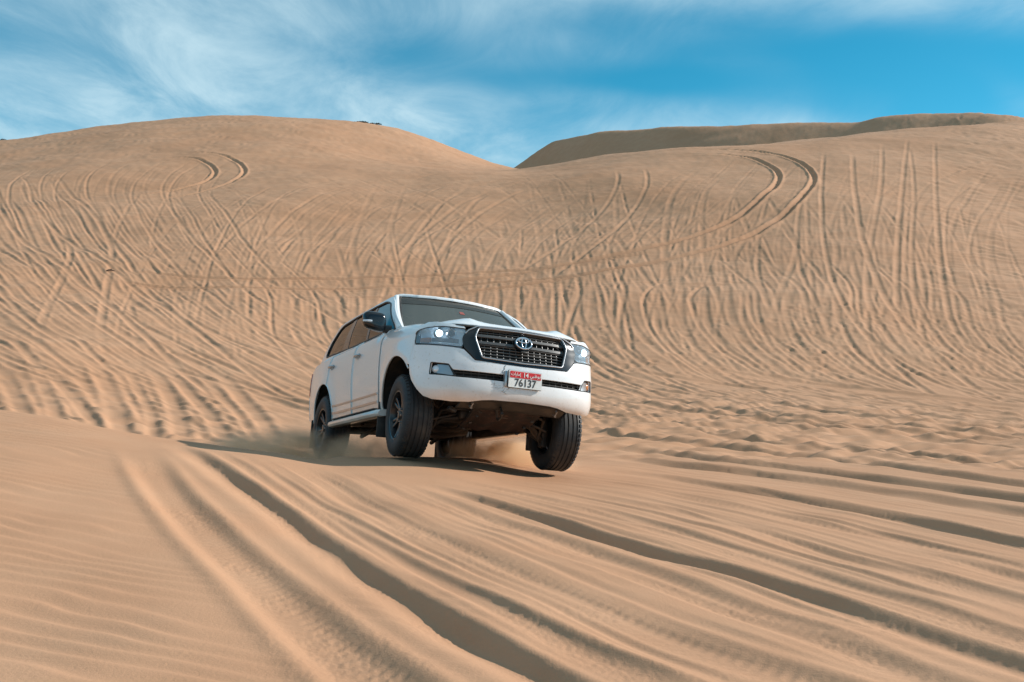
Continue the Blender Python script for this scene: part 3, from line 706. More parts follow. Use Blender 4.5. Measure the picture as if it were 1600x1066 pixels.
def lathe(name, prof, n, mat, parent, axis='y'):
    V = []; F = []; m = len(prof)
    for k in range(n):
        a = 2 * math.pi * k / n
        for r, h in prof: V.append((r * math.cos(a), h, r * math.sin(a)))
    for k in range(n):
        for i in range(m - 1): F.append((k * m + i, k * m + i + 1, ((k + 1) % n) * m + i + 1, ((k + 1) % n) * m + i))
    return mesh_obj(name, V, F, mat, parent, True, 38)

# ------------------------------------------------------------------ the car itself
car = empty('off_road_car')
tag(car, 'white four-wheel-drive car with black wheels ploughing through the sand, dust at its wheels', 'car')
_R = Matrix(((0.41681127648597704, 0.9070934795534414, 0.05873482055612845), (-0.8988774926535339, 0.4016986650390787, 0.17509264892255808), (0.1352317011466857, -0.12577599873367043, 0.9827984458410184)))
car.matrix_world = Matrix.Translation((-0.29898486, 10.32559569, -1.14466834)) @ _R.to_4x4()
ST = .035
def mir(h): return [(-a, b) for a, b in h][::-1]
def arch(xc, a0, a1, r=.465, zc=.43, n=18):
    out = []
    for k in range(n + 1):
        a = math.radians(a0 + (a1 - a0) * k / n); out.append((sx(xc + r * math.cos(a)), zc + r * math.sin(a)))
    return out
# front bumper: bottom lip, corner, arch edge, seam, lamp edge, grille edge
half = [(0, .455), (.30, .450), (.40, .440), (.52, .418), (.70, .412), (.90, .425), (1.00, .455), (1.09, .525), (1.175, .61), (1.205, .67), (1.222, .76), (1.205, .86), (1.168, .948), (.96, .934), (.655, .913), (.605, .905), (.492, .806), (.24, .796), (0, .792)]
bump_out = half[:-1] + mir(half[1:])[:0] + [half[-1]] + [(-a, b) for a, b in half[1:-1]][::-1]
slot = [(.925, .772), (.938, .652), (.66, .636), (0, .628), (-.66, .636), (-.938, .652), (-.925, .772), (-.738, .757), (-.695, .706), (0, .698), (.695, .706), (.738, .757)]
bumper = patch('front_bumper', bump_out, body, ST, paint, car, [round_poly(slot, .012, 3)], flange=.03)
# intake slot
def rec(d): return lambda s, v: body(s, v, -d)
patch('intake_back', [(-.72, .62), (.72, .62), (.72, .715), (-.72, .715)], rec(.075), .06, liner_m, car, flange=0)
parts = []
for zz in (.652, .682):
    tube('', body(np.linspace(-.70, .70, 41), np.full(41, zz), -.03), .0045, None, None, 6, add=parts)
for k in range(-9, 10):
    tube('', body(np.full(4, k * .074), np.linspace(.63, .702, 4), -.032), .0035, None, None, 5, add=parts)
tag(joined('intake_mesh', parts, black_plastic, car), kind='stuff')
# fog lamps in their housings
for sg in (-1, 1):
    oo = [(sg * .93, .768), (sg * .935, .655), (sg * .665, .642), (sg * .74, .754)]
    if sg > 0: oo = oo[::-1]
    house = patch('fog_lamp_housing', oo, rec(.045), .05, black_gloss, car, flange=0)
    tri = [(sg * .865, .752), (sg * .865, .668), (sg * .682, .650), (sg * .745, .746)]
    if sg > 0: tri = tri[::-1]
    patch('trim', tri, rec(.028), .04, satin, house, flange=.012)
    rim = body(*np.array(round_poly([(sg * .928, .768), (sg * .934, .656), (sg * .668, .643), (sg * .738, .754)], .015, 3)).T, -.004)
    tube('frame', rim, .0055, black_plastic, house, 6, closed=True)
    c = body(np.array([sg * .885]), np.array([.708]), -.035)[0]; nrm = body(np.array([sg * .885]), np.array([.708]), .1)[0] - c; nrm /= np.linalg.norm(nrm)
    l = lathe('fog_lamp', [(.001, .018), (.020, .016), (.034, .006), (.038, 0), (.040, -.02)], 20, lamp_inner if sg < 0 else amber, house)
    l.matrix_local = Matrix.Translation(c) @ Vector((0, 1, 0)).rotation_difference(Vector(nrm)).to_matrix().to_4x4()
# headlights
for sg in (-1, 1):
    O = [(1.160, 1.065), (1.162, .960), (.96, .944), (.66, .924), (.618, .930), (.590, 1.085), (.604, 1.108), (.845, 1.122), (1.05, 1.114), (1.125, 1.095)]
    O = [(sg * a, b) for a, b in O]
    if sg < 0: O = O[::-1]
    O = O[::-1]
    Or = round_poly(O, .02, 3)
    hl = patch('headlight', Or, rec(.055), .04, lamp_inner, car, flange=0)
    patch('lens', Or, lambda s, v: body(s, v, -.003), .035, lens_hazed, hl, flange=.05)
    def quad(nm, q, d, m):
        q = [(sg * a, b) for a, b in q]
        if sg < 0: q = q[::-1]
        return patch(nm, q, rec(d), .03, m, hl, flange=.02)
    quad('bezel', [(.66, .972), (.985, .985), (.985, 1.012), (.66, 1.005)], .035, lamp_dark)
    quad('side_marker', [(1.00, .968), (1.13, .975), (1.13, 1.015), (1.00, 1.015)], .03, red_lens if False else amber)
    dr = body(np.linspace(sg * .66, sg * 1.0, 24), np.linspace(.945, .962, 24), -.028)
    tube('daytime_strip', dr, .008, drl_m, hl, 6)
    for sp, lit in ((.755, False), (.92, True)):
        c = body(np.array([sg * sp]), np.array([1.055]), -.045)[0]; d_ = Vector((1, sg * .12, 0)).normalized()
        M_ = Matrix.Translation(c) @ Vector((0, 1, 0)).rotation_difference(d_).to_matrix().to_4x4()
        ring = lathe('projector_ring', [(.030, .0), (.034, .022), (.041, .024), (.047, .015), (.050, -.02)], 24, chrome, hl); ring.matrix_local = M_
        eye = lathe('projector', [(.0005, .024), (.012, .021), (.022, .014), (.029, .002), (.031, -.01)], 20, led_on if lit else lamp_dark, hl); eye.matrix_local = M_
    # line where the lamp meets the body
    tube('seal', body(*dens(Or, .03).T, -.002), .0045, black_plastic, hl, 5, closed=True)
# grille
gh = [(0, .798), (.24, .802), (.487, .814), (.604, .925), (.628, 1.02), (.585, 1.095), (.47, 1.152), (0, 1.158)]
g_out = gh + [(-a, b) for a, b in gh[1:-1]][::-1]
ih = [(0, .822), (.425, .838), (.500, 1.035), (.462, 1.130), (0, 1.136)]
g_in = ih + [(-a, b) for a, b in ih[1:-1]][::-1]
def bulge(s, v): return body(s, v, .006)
grille = patch('grille', round_poly(g_out, .02, 3), bulge, .035, black_gloss, car, [round_poly(g_in, .025, 3)], flange=.05)
tube('chrome_edge', body(*dens(round_poly(g_in, .025, 3), .04).T, .010), .008, satin, grille, 8, closed=True)
up_edge = [(a, b) for a, b in [(-.60, 1.06), (-.585, 1.088), (-.47, 1.146), (0, 1.152), (.47, 1.146), (.585, 1.088), (.60, 1.06)]]
tube('chrome_brow', body(*dens(up_edge, .05)[:-20].T, .012) if False else body(*resample(np.array(up_edge), .05)[0].T, .012), .007, satin, grille, 8)
patch('grille_back', g_in, rec(.10), .08, liner_m, grille, flange=0)
def gw(z): return float(np.interp(z, [.83, 1.035, 1.13], [.43, .505, .465])) - .004
parts = []
for zz in (.850, .880, .910, .940, .968, 1.090, 1.114):
    w = gw(zz); tube('', body(np.linspace(-w, w, 31), np.full(31, zz), -.03), .0055, None, None, 6, add=parts)
for k in range(-7, 8):
    for j, (za, zb) in enumerate(((.838, .97), (1.066, 1.132), (1.0, 1.05))):
        s0 = (k + (.5 if j else 0)) * .066
        if abs(s0) < min(gw(za), gw(zb)): tube('', body(np.full(4, s0), np.linspace(za, zb, 4), -.036), .004, None, None, 5, add=parts)
tag(joined('grille_mesh', parts, slat_m, grille), kind='stuff')
for zz in (.992, 1.058):
    w = gw(zz); q = [(-w, zz - .012), (w, zz - .012), (w, zz + .012), (-w, zz + .012)]
    patch('grille_bar', q, rec(.018), .05, slat_m, grille, flange=.025)
# emblem: a black disc with three chrome ovals
ec = body(np.array([0.]), np.array([1.022]), .0)[0]; en = np.array([.97, 0, .22]); en /= np.linalg.norm(en); eu = np.cross(en, [0, 1, 0]); eu = -eu if eu[2] < 0 else eu; er = np.array([0, 1., 0])
def ell(a, b, cy=0, cx=0, n=40, o=.014): return [ec + en * o + er * (cx + a * math.cos(2 * math.pi * k / n)) + eu * (cy + b * math.sin(2 * math.pi * k / n)) for k in range(n)]
V = [ec + en * .010] + ell(.098, .070, o=.006) + ell(.098, .070, o=-.05); F = [(0, 1 + k, 1 + (k + 1) % 40) for k in range(40)] + [(1 + k, 41 + k, 41 + (k + 1) % 40, 1 + (k + 1) % 40) for k in range(40)]
emb = mesh_obj('emblem', V, F, black_gloss, grille, True, 40)
for nm, args, r in (('oval', (.082, .056), .0085), ('oval', (.054, .021, .027), .0065), ('oval', (.023, .052, 0), .0065)):
    tube(nm, ell(*args), r, chrome, emb, 8, closed=True)
box('camera_pod', ec + en * -.002 + eu * -.088, (.03, .07, .022), black_plastic, grille)
# number plate: white board, red band, characters
pc = np.array([.925, 0, .662]); pn = np.array([1, 0, .03]); pn /= np.linalg.norm(pn)
PM = Matrix(((0, 0, 1), (1, 0, 0), (0, 1, 0))).to_4x4()      # text x -> car +y, text y -> up, facing forward
PM = Matrix.Translation(pc) @ PM
bmx = bmesh.new(); box_bm(bmx, (0, 0, -.012), (.352, .166, .018), None, .008)
board = bm_obj('number_plate', bmx, black_plastic, car); board.matrix_local = PM
def flat(nm, x0, x1, y0, y1, z, m, par, r=.006):
    o = round_poly([(x0, y0), (x1, y0), (x1, y1), (x0, y1)], r, 3); V = [(a, b, z) for a, b in o] + [(a, b, z - .006) for a, b in o]; n = len(o)
    return mesh_obj(nm, V, [tuple(range(n))] + [(k, n + k, n + (k + 1) % n, (k + 1) % n) for k in range(n)], m, par, False)
flat('plate_face', -.172, .172, -.079, .079, .002, plate_w, board)
flat('plate_band', -.160, .160, .013, .073, .005, plate_red, board)
def text(nm, s, size, x, y, z, m, par, sxx=1.0, bold=.0, font=None):
    cu = bpy.data.curves.new(nm, 'FONT'); cu.body = s; cu.size = size; cu.align_x = 'CENTER'; cu.align_y = 'CENTER'; cu.offset = bold; cu.extrude = .0012
    t = bpy.data.objects.new(nm, cu); COL.objects.link(t)
    dg = bpy.context.evaluated_depsgraph_get(); me = bpy.data.meshes.new_from_object(t.evaluated_get(dg)); bpy.data.objects.remove(t)
    me.materials.clear(); me.materials.append(m)
    o = bpy.data.objects.new(nm, me); COL.objects.link(o); o.parent = par; o.location = (x, y, z); o.scale = (sxx, 1, 1)
    return o
text('plate_digits', '76137', .100, 0, -.034, .0035, ink, board, .90, .0011)
text('plate_code', '14', .062, 0, .043, .0065, white_ink, board, .95, .0008)
text('plate_script', '\ufef2\ufe92\ufec7\ufeee\ufe91\u0627', .044, .102, .046, .0065, white_ink, board, 1.0, .0004)
text('plate_script', '\ufe95\u0627\u0631\ufe8e\ufee3\u0625', .040, -.102, .046, .0065, white_ink, board, .95, .0004)
box('plate_bracket', pc + np.array([-.04, -.19, -.004]), (.05, .03, .15), satin, car, bevel=.006)
# crack and scuffs in the bumper
ck = np.array([(-.19, .788), (-.205, .765), (-.198, .750), (-.222, .728), (-.218, .708)]); tube('crack', body(*resample(ck, .008)[0].T, .0012), .0022, black_plastic, bumper, 5)
rs = random.Random(3); parts = []
for k in range(34):
    s0 = rs.uniform(-.33, -.16); z0 = rs.uniform(.525, .60); a = rs.uniform(-.4, 1.4); l = rs.uniform(.01, .05)
    q = np.array([(s0 + math.cos(a) * l * t, z0 + math.sin(a) * l * t) for t in np.linspace(0, 1, 5)]); tube('', body(*q.T, .0006), rs.uniform(.0008, .0018), None, None, 4, add=parts)
tag(joined('scuff_marks', parts, scuff_m, bumper), kind='stuff')

# bonnet
HX = catmull([(-1.0, 1.315), (-.62, 1.300), (-.2, 1.277), (.2, 1.257), (.5, 1.236), (.65, 1.216), (.74, 1.190), (.79, 1.160), (.83, 1.11)], 8)
def bonnet_f(x, y):
    x = np.asarray(x, float); y = np.asarray(y, float); a = np.abs(y); u = x + .26 * y * y
    z = np.interp(u, HX[:, 0], HX[:, 1])
    ridge = .030 * np.exp(-np.abs((a - (.47 + .04 * smooth01(.6, -.4, x))) / .085) ** 1.6) * smooth01(.84, .62, u)
    z = z + ridge - .020 * np.exp(-(a / .30) ** 4) * smooth01(.80, .5, u) - .055 * smooth01(.56, .84, a)
    return np.stack([x, y, z], -1)
hb = [(-.50, 0), (-.53, -.3), (-.60, -.62), (-.66, -.80), (.18, -.798), (.40, -.79), (.53, -.765), (.625, -.70), (.69, -.61), (.722, -.53), (.752, -.42), (.780, -.22), (.787, 0)]
h_out = hb + [(a, -b) for a, b in hb[1:-1]][::-1]
patch('bonnet', h_out, bonnet_f, .04, paint, car, flange=.03)
gap = np.array(h_out); k0 = [i for i, p in enumerate(h_out) if p == (.18, -.798)][0]
gap = resample(np.array(h_out[k0:k0 + 17]), .04)[0]; gp = bonnet_f(gap[:, 0], gap[:, 1]); gp[:, 2] -= .016
tube('bonnet_gap', gp, .010, black_plastic, car, 6)
# cowl and wipers
cowl = patch('cowl', [(-.47, -.74), (-.47, .74), (-.72, .80), (-.72, -.80)][::-1], lambda x, y: np.stack([x, y, 1.262 + .0 * x - .03 * np.abs(y)], -1), .08, black_plastic, car, flange=0)
for y0, y1 in ((-.55, .02), (.02, .58)):
    t = np.linspace(0, 1, 12); tube('wiper', np.stack([-.52 - .03 * t - .05 * np.abs(y0 + (y1 - y0) * t), y0 + (y1 - y0) * t, 1.31 + .0 * t], 1), .010, black_plastic, car, 6)

# flanks
for sg in (-1, 1):
    B = lambda s, v: body(s * sg, v)
    fl = sg < 0
    fen = [(1.226, .765)] + arch(0, 48, 176, n=22)[0:] + [(sx(-.462), .40), (sx(-.475), .37), (sx(-.568), .37), (sx(-.568), 1.00), (sx(-.60), 1.285), (sx(-.20), 1.285), (sx(.20), 1.280), (sx(.38), 1.262), (1.02, 1.185), (.85, 1.158), (.62, 1.142), (.60, 1.116), (.845, 1.130), (1.05, 1.122), (1.13, 1.102), (1.168, 1.068), (1.172, .955), (1.210, .86)]
    # orientation: s grows rearwards, v up
    patch('front_fender', fen[::-1], B, ST, paint, car, flange=.02, flip=fl)
    d1 = [(sx(-.573), .42), (sx(-.573), 1.00), (sx(-.60), 1.250), (sx(-1.578), 1.252), (sx(-1.603), 1.0), (sx(-1.603), .42)]
    dr1 = patch('front_door', d1, B, .05, paint, car, flange=.010, flip=not fl)
    d2 = [(sx(-1.608), .42), (sx(-1.608), 1.0), (sx(-1.583), 1.252), (sx(-2.62), 1.252), (sx(-2.66), 1.10), (sx(-2.64), .93)] + arch(-2.85, 66, 6, r=.475, n=12) + [(sx(-2.39), .42)]
    dr2 = patch('rear_door', d2, B, .05, paint, car, flange=.010, flip=not fl)
    qp = [(sx(-2.63), 1.252), (sx(-2.67), 1.10), (sx(-2.652), .925)] + arch(-2.85, 66, 175, r=.465, n=18) + [(sx(-3.34), .42), (sx(-3.78), .50), (sx(-3.80), .80), (sx(-3.77), .82), (sx(-3.72), 1.125), (sx(-3.99), 1.122), (sx(-3.99), 1.252)]
    patch('rear_quarter', qp, B, .05, paint, car, flange=.02, flip=fl)
    tl = [(sx(-3.73), 1.115), (sx(-3.78), .825), (sx(-3.99), .83), (sx(-4.00), 1.11)]
    patch('tail_light', tl, lambda s, v: body(s * sg, v, .008), .05, red_lens, car, flange=.03, flip=fl)
    # arch lip and liner, one for each wheel
    for xc in (0., -2.85):
        a = np.radians(np.linspace(-8, 182, 40)); xs = xc + .462 * np.cos(a); zs = .43 + .462 * np.sin(a)
        ss = np.array([sx(x) for x in xs]); m_ = (xs < .36) | (xc < -1)
        e = body(ss[m_] * sg, zs[m_], -.006); 
        tube('arch_lip', e, .008, paint, car, 6)
        rl = .50; V = []; F = []; n = 28; a0_, a1_ = (26, 190) if xc == 0 else (0, 185)
        for k in range(n):
            b_ = math.radians(a0_ + (a1_ - a0_) * k / (n - 1))
            for yy in (.955, .80, .52):
                rr_ = rl * (1.0 if yy < .9 else .955)
                V.append((xc + rr_ * math.cos(b_), sg * yy, .43 + rr_ * math.sin(b_)))
        for k in range(n - 1):
            for j in range(2): F.append((k * 3 + j, k * 3 + j + 1, (k + 1) * 3 + j + 1, (k + 1) * 3 + j))
        c_ = len(V); V.append((xc, sg * .52, .68)); F += [(k * 3 + 2, (k + 1) * 3 + 2, c_) for k in range(n - 1)]
        mesh_obj('wheel_arch_liner', V, F, liner_m, car, True, 60)
    # side strips, step
    for zz, hgt in ((.577, .010), (.492, .012)):
        q = [(sx(-.63), zz - hgt), (sx(-2.38), zz - hgt), (sx(-2.38), zz + hgt), (sx(-.63), zz + hgt)]
        patch('side_strip', q, lambda s, v: body(s * sg, v, .008), .08, satin, car, flange=.009, flip=fl)
    prof = [(.86, .345), (.955, .322), (.995, .330), (1.012, .352), (1.008, .378), (.985, .398), (.945, .410), (.86, .412)]
    V = []; F = []; xs = [-.46, -.49, -.56, -2.34, -2.41, -2.44]; sc_ = [.80, .93, 1, 1, .93, .80]
    for x, k in zip(xs, sc_):
        for y, z in prof: V.append((x, sg * (.86 + (y - .86) * k), .37 + (z - .37) * k))
    m = len(prof)
    for i in range(len(xs) - 1):
        for j in range(m - 1): F.append((i * m + j, i * m + j + 1, (i + 1) * m + j + 1, (i + 1) * m + j)[::-1 if sg > 0 else 1])
    F += [tuple(range(m)), tuple((len(xs) - 1) * m + j for j in range(m))]
    step = mesh_obj('side_step', V, F, paint, car, True, 40)
    bmx = bmesh.new(); box_bm(bmx, (-1.45, sg * .955, .4155), (1.66, .07, .012), None, .003); bm_obj('tread_strip', bmx, black_plastic, step)
    # sill behind the step
    box('sill', (-1.45, sg * .875, .40), (1.86, .09, .12), black_plastic, car)
    # door handles
    for dr_, hx in ((dr1, -1.425), (dr2, -2.52)):
        hx_ = np.linspace(hx - .10, hx + .10, 14); e = body(np.array([sx(x) for x in hx_]) * sg, np.full(14, 1.065), 0.012 + .022 * np.sin(np.linspace(0, math.pi, 14)) ** .5)
        tube('door_handle', e, .014, satin, dr_, 8)
        cpt = body(np.array([sx(hx)]) * sg, np.array([1.060]), .001)[0]
        V = []; n = 20
        for k in range(n):
            a = 2 * math.pi * k / n; q = body(np.array([sx(hx + .075 * math.cos(a))]) * sg, np.array([1.062 + .034 * math.sin(a)]), .0018)[0]; V.append(q)
        mesh_obj('handle_cup', V, [tuple(range(n))[::1 if sg > 0 else -1]], scuff_m, dr_, False)
    # mud flaps
    for xf in (-.515, -3.36):
        bmx = bmesh.new(); box_bm(bmx, (xf, sg * .845, .30), (.018, .25, .36), Matrix.Rotation(math.radians(-6), 3, 'Y') if False else None, .006)
        bm_obj('mud_flap', bmx, black_plastic, car)
    # mirror
    mx, my, mz = -.675, sg * 1.045, 1.335
    bmx = bmesh.new(); bmesh.ops.create_uvsphere(bmx, u_segments=28, v_segments=18, radius=1)
    for v in bmx.verts:
        x, y, z = v.co; p = .55
        g = lambda t: math.copysign(abs(t) ** p, t)
        xx, yy, zz = g(x), g(y), g(z)
        v.co = (mx + xx * .085 * (1 if xx > 0 else .55), my + yy * .125, mz + zz * .098 * (1 - .10 * yy * sg) + .012 * yy * sg)
    mirror = bm_obj('mirror', bmx, black_gloss, car, True, 60)
    tube('mirror_arm', [(-.66, sg * .86, 1.262), (-.665, sg * .93, 1.268), (-.67, sg * 1.0, 1.285)], [.05, .04, .035], black_plastic, mirror, 10)
    e = np.array([(mx + .088 - .05 * (t ** 2), my + sg * (.045 + .078 * t), mz - .018 + .004 * t) for t in np.linspace(0, 1, 10)])
    tube('turn_signal', e, .012, drl_m, mirror, 8)
    V = [(mx - .050, my + sg * .105 * math.copysign(abs(math.cos(a)) ** .6, math.cos(a)), mz + .078 * math.copysign(abs(math.sin(a)) ** .6, math.sin(a))) for a in np.linspace(0, 2 * math.pi, 28, endpoint=False)]
    mesh_obj('mirror_glass', V, [tuple(range(28))], chrome, mirror, False)

# cabin sides above the belt
def cabin(x, z):
    x = np.asarray(x, float); z = np.asarray(z, float)
    k = (z - 1.25) / .50
    y = .868 - .178 * k - .018 * np.sin(np.clip(k, 0, 1) * math.pi) * -1
    y = y - .05 * np.clip((x + .95) / .5, 0, 1.3) ** 2 - .045 * np.clip((-3.0 - x) / .85, 0, 1.2) ** 2
    y = y - .15 * np.clip((-3.74 - x + (z - 1.25) * .64) / .26, 0, 1.2) ** 2
    return np.stack([x, y, z], -1)
WIN = [(-.555, 1.262), (-1.55, 1.262), (-2.35, 1.270), (-2.62, 1.276), (-3.36, 1.298), (-3.405, 1.34), (-3.36, 1.50), (-3.24, 1.665), (-3.14, 1.70), (-2.6, 1.722), (-1.75, 1.722), (-1.40, 1.712), (-1.27, 1.690), (-1.10, 1.640)]
for sg in (-1, 1):
    Cb = on_side(cabin, sg); fl = sg < 0
    side = [(-.40, 1.245), (-4.0, 1.245), (-3.91, 1.40), (-3.78, 1.60), (-3.68, 1.752), (-1.24, 1.752), (-1.17, 1.735), (-.98, 1.640)]
    patch('cabin_side', side[::-1], Cb, .045, paint, car, [round_poly(WIN, .03, 4)], flange=.02, flip=not fl)
    Cg = lambda x, z: (cabin(x, z) - np.array([0, .010, 0])) * np.array([1, sg, 1])
    wins = [[(-.57, 1.262), (-1.515, 1.262), (-1.705, 1.715), (-1.40, 1.706), (-1.27, 1.684), (-1.10, 1.634)],
            [(-1.585, 1.262), (-2.33, 1.27), (-2.565, 1.716), (-1.775, 1.716)],
            [(-2.60, 1.276), (-3.355, 1.30), (-3.395, 1.34), (-3.35, 1.50), (-3.235, 1.66), (-3.14, 1.694), (-2.69, 1.712)]]
    for nm, w in zip(('front_window', 'rear_window', 'quarter_window'), wins):
        patch(nm, round_poly(w, .03, 4)[::-1], Cg, .06, glass_side, car, flange=.004, flip=not fl)
    # black pillars and the rubber round the glass
    Cp = lambda x, z: (cabin(x, z) - np.array([0, .006, 0])) * np.array([1, sg, 1])
    patch('b_pillar', [(-1.51, 1.258), (-1.59, 1.258), (-1.78, 1.726), (-1.70, 1.726)][::-1], Cp, .06, black_gloss, car, flange=.006, flip=not fl)
    patch('c_pillar', [(-2.325, 1.266), (-2.605, 1.272), (-2.695, 1.724), (-2.56, 1.726)][::-1], Cp, .06, black_gloss, car, flange=.006, flip=not fl)
    wl_ = dens(round_poly(WIN, .03, 4), .05); tube('window_seal', Cb(wl_[:, 0], wl_[:, 1]), .010, black_plastic, car, 6, closed=True)
# windscreen, pillars at its sides, roof
def wscreen(a, b):
    a = np.asarray(a, float); b = np.asarray(b, float)
    q = 1 - a * a
    return np.stack([-.50 - .765 * b + .13 * q * (1 - .35 * b), a * (.795 - .190 * b), 1.255 + .520 * b + .022 * q * b], -1)
ws = round_poly([(-.985, .03), (.985, .03), (.985, .985), (-.985, .985)], .05, 4)
screen = patch('windscreen', ws, wscreen, .09, glass_front, car, flange=.004)
e = dens(ws, .1); tube('screen_seal', wscreen(e[:, 0], e[:, 1]), .011, black_plastic, screen, 6, closed=True)
band_m = glass_mat('shade_band_film', (.085, .078, .066), (.5, .5, .48), (.35, .34, .30), f0=.03); band_m.node_tree.nodes['Mix Shader'].inputs[0].default_value = .55
patch('shade_band', [(-.975, .76), (.975, .80), (.975, .975), (-.975, .975)], lambda a, b: wscreen(a, b) + np.array([.002, 0, .003]), .1, band_m, screen, flange=0)
patch('sticker', [(-.02, .60), (.07, .60), (.06, .67), (-.01, .67)], lambda a, b: wscreen(a, b) + np.array([.002, 0, .003]), .1, material('sticker_red', (.30, .07, .055), .6), screen, flange=0)
for sg in (-1, 1):
    t = np.linspace(.0, .955, 18)
    P = wscreen(np.full(18, 1.0), t); Q = cabin(P[:, 0], np.clip(P[:, 2], 1.2, 1.752)); P[:, 1] = P[:, 1] * .5 + (Q[:, 1] - .012) * .5; P[:, 1] *= sg
    tube('windscreen_pillar', P, np.linspace(.046, .030, 18), paint, car, 14)
RSEC = catmull([(0, 1.868), (.30, 1.860), (.48, 1.843), (.58, 1.822), (.645, 1.795), (.676, 1.765), (.688, 1.742)], 10)
RL = np.concatenate([[0], np.cumsum(np.linalg.norm(np.diff(RSEC, axis=0), axis=1))]); RLm = RL[-1]
def roof_f(x, t):
    x = np.asarray(x, float); t = np.asarray(t, float); a = np.abs(t)
    y = np.interp(a, RL, RSEC[:, 0]) * np.sign(t); z = np.interp(a, RL, RSEC[:, 1])
    y = y * (1 - .06 * np.clip((-3.0 - x) / .85, 0, 1.2) ** 2)
    z = z - .055 * np.clip((x + 1.75) / .6, 0, 1.3) ** 2 * (1 - .75 * smooth01(.4, RLm, a)) - .05 * np.clip((-3.1 - x) / .8, 0, 1.3) ** 2
    return np.stack([x, y, z], -1)
rh = [(-1.125, 0), (-1.14, .2), (-1.175, .4), (-1.225, .56), (-1.24, .62), (-1.235, RLm)]
r_out = rh + [(-3.66, RLm), (-3.88, .6), (-3.92, 0), (-3.88, -.6), (-3.66, -RLm)] + [(a, -b) for a, b in rh[1:]][::-1]
patch('roof', r_out[::-1], roof_f, .06, paint, car, flange=.03, flip=False)
# back of the car
gate = [(-.86, .72), (.86, .72), (.86, 1.25), (-.86, 1.25)]
def rear_f(y, z):
    y = np.asarray(y, float); z = np.asarray(z, float)
    return np.stack([-4.07 + .05 * y * y + .42 * np.clip((z - 1.22) / .6, 0, 1) ** 1.15, y * (1 - .20 * np.clip((z - 1.22) / .6, 0, 1)), z], -1)
patch('tailgate', [(-.80, .72), (.80, .72), (.80, 1.10), (.74, 1.26), (.76, 1.80), (-.76, 1.80), (-.74, 1.26), (-.80, 1.10)], rear_f, .08, paint, car, [round_poly([(-.66, 1.30), (.66, 1.30), (.62, 1.70), (-.62, 1.70)], .05)], flange=.03, flip=True)
patch('back_window', round_poly([(-.67, 1.29), (.67, 1.29), (.63, 1.71), (-.63, 1.71)], .05), lambda y, z: rear_f(y, z) + np.array([.01, 0, 0]), .1, glass_side, car, flange=0, flip=True)
sr = sx(-3.79)
patch('rear_bumper', [(sr, .50), (PS[-1] - .02, .50), (PS[-1] - .02, .78), (sr, .80)][::-1], lambda s, v: body(s, v, .004), .08, paint, car, flange=.03, flip=False)
patch('rear_bumper', [(sr, .50), (PS[-1] - .02, .50), (PS[-1] - .02, .78), (sr, .80)], lambda s, v: body(-s, v, .004), .08, paint, car, flange=.03, flip=True)

# dark inner shell so that nothing shows through the gaps, and the cabin
box('inner_tub', (-1.95, 0, .80), (2.8, 1.72, .70), liner_m, car, bevel=.05)
box('inner_tub', (-3.62, 0, .85), (.62, 1.56, .62), liner_m, car, bevel=.05)
box('engine_bay', (.08, 0, .93), (1.18, 1.00, .46), liner_m, car, bevel=.04)
box('bumper_beam', (.66, 0, .62), (.12, 1.25, .28), liner_m, car, bevel=.03)
box('radiator', (.64, 0, .95), (.08, 1.0, .34), liner_m, car, bevel=.02)
bmx = bmesh.new(); box_bm(bmx, (-.82, 0, 1.20), (.48, 1.52, .17), None, .05); dash = bm_obj('dashboard', bmx, dash_m, car)
tube('steering_wheel', [(-1.06 - .07 * math.sin(a), .38 + .19 * math.cos(a), 1.17 + .17 * math.sin(a)) for a in np.linspace(0, 2 * math.pi, 28, endpoint=False)], .016, dash_m, car, 8, closed=True)
for xs_, ys_ in ((-1.62, -.38), (-1.62, .38), (-2.55, -.42), (-2.55, .42)):
    bmx = bmesh.new(); box_bm(bmx, (xs_ - .06, ys_, 1.20), (.14, .50, .55), Matrix.Rotation(-.2, 3, 'Y') if False else None, .05); seat = bm_obj('seat', bmx, seat_m, car)
    bmx = bmesh.new(); box_bm(bmx, (xs_ - .10, ys_, 1.565), (.09, .26, .17), None, .04); bm_obj('headrest', bmx, seat_m, seat)
patch('headliner', [(-3.6, -.60), (-1.3, -.60), (-1.3, .60), (-3.6, .60)], lambda x, y: np.stack([x, y, 1.79 - .06 * y * y - .05 * np.clip((x + 1.7) / .5, 0, 1) ** 2], -1), .15, interior_m, car, flange=0, flip=True)
tube('rear_view_mirror', [(-1.05, -.11, 1.64), (-1.04, 0, 1.645), (-1.05, .11, 1.64)], .035, dash_m, car, 10)

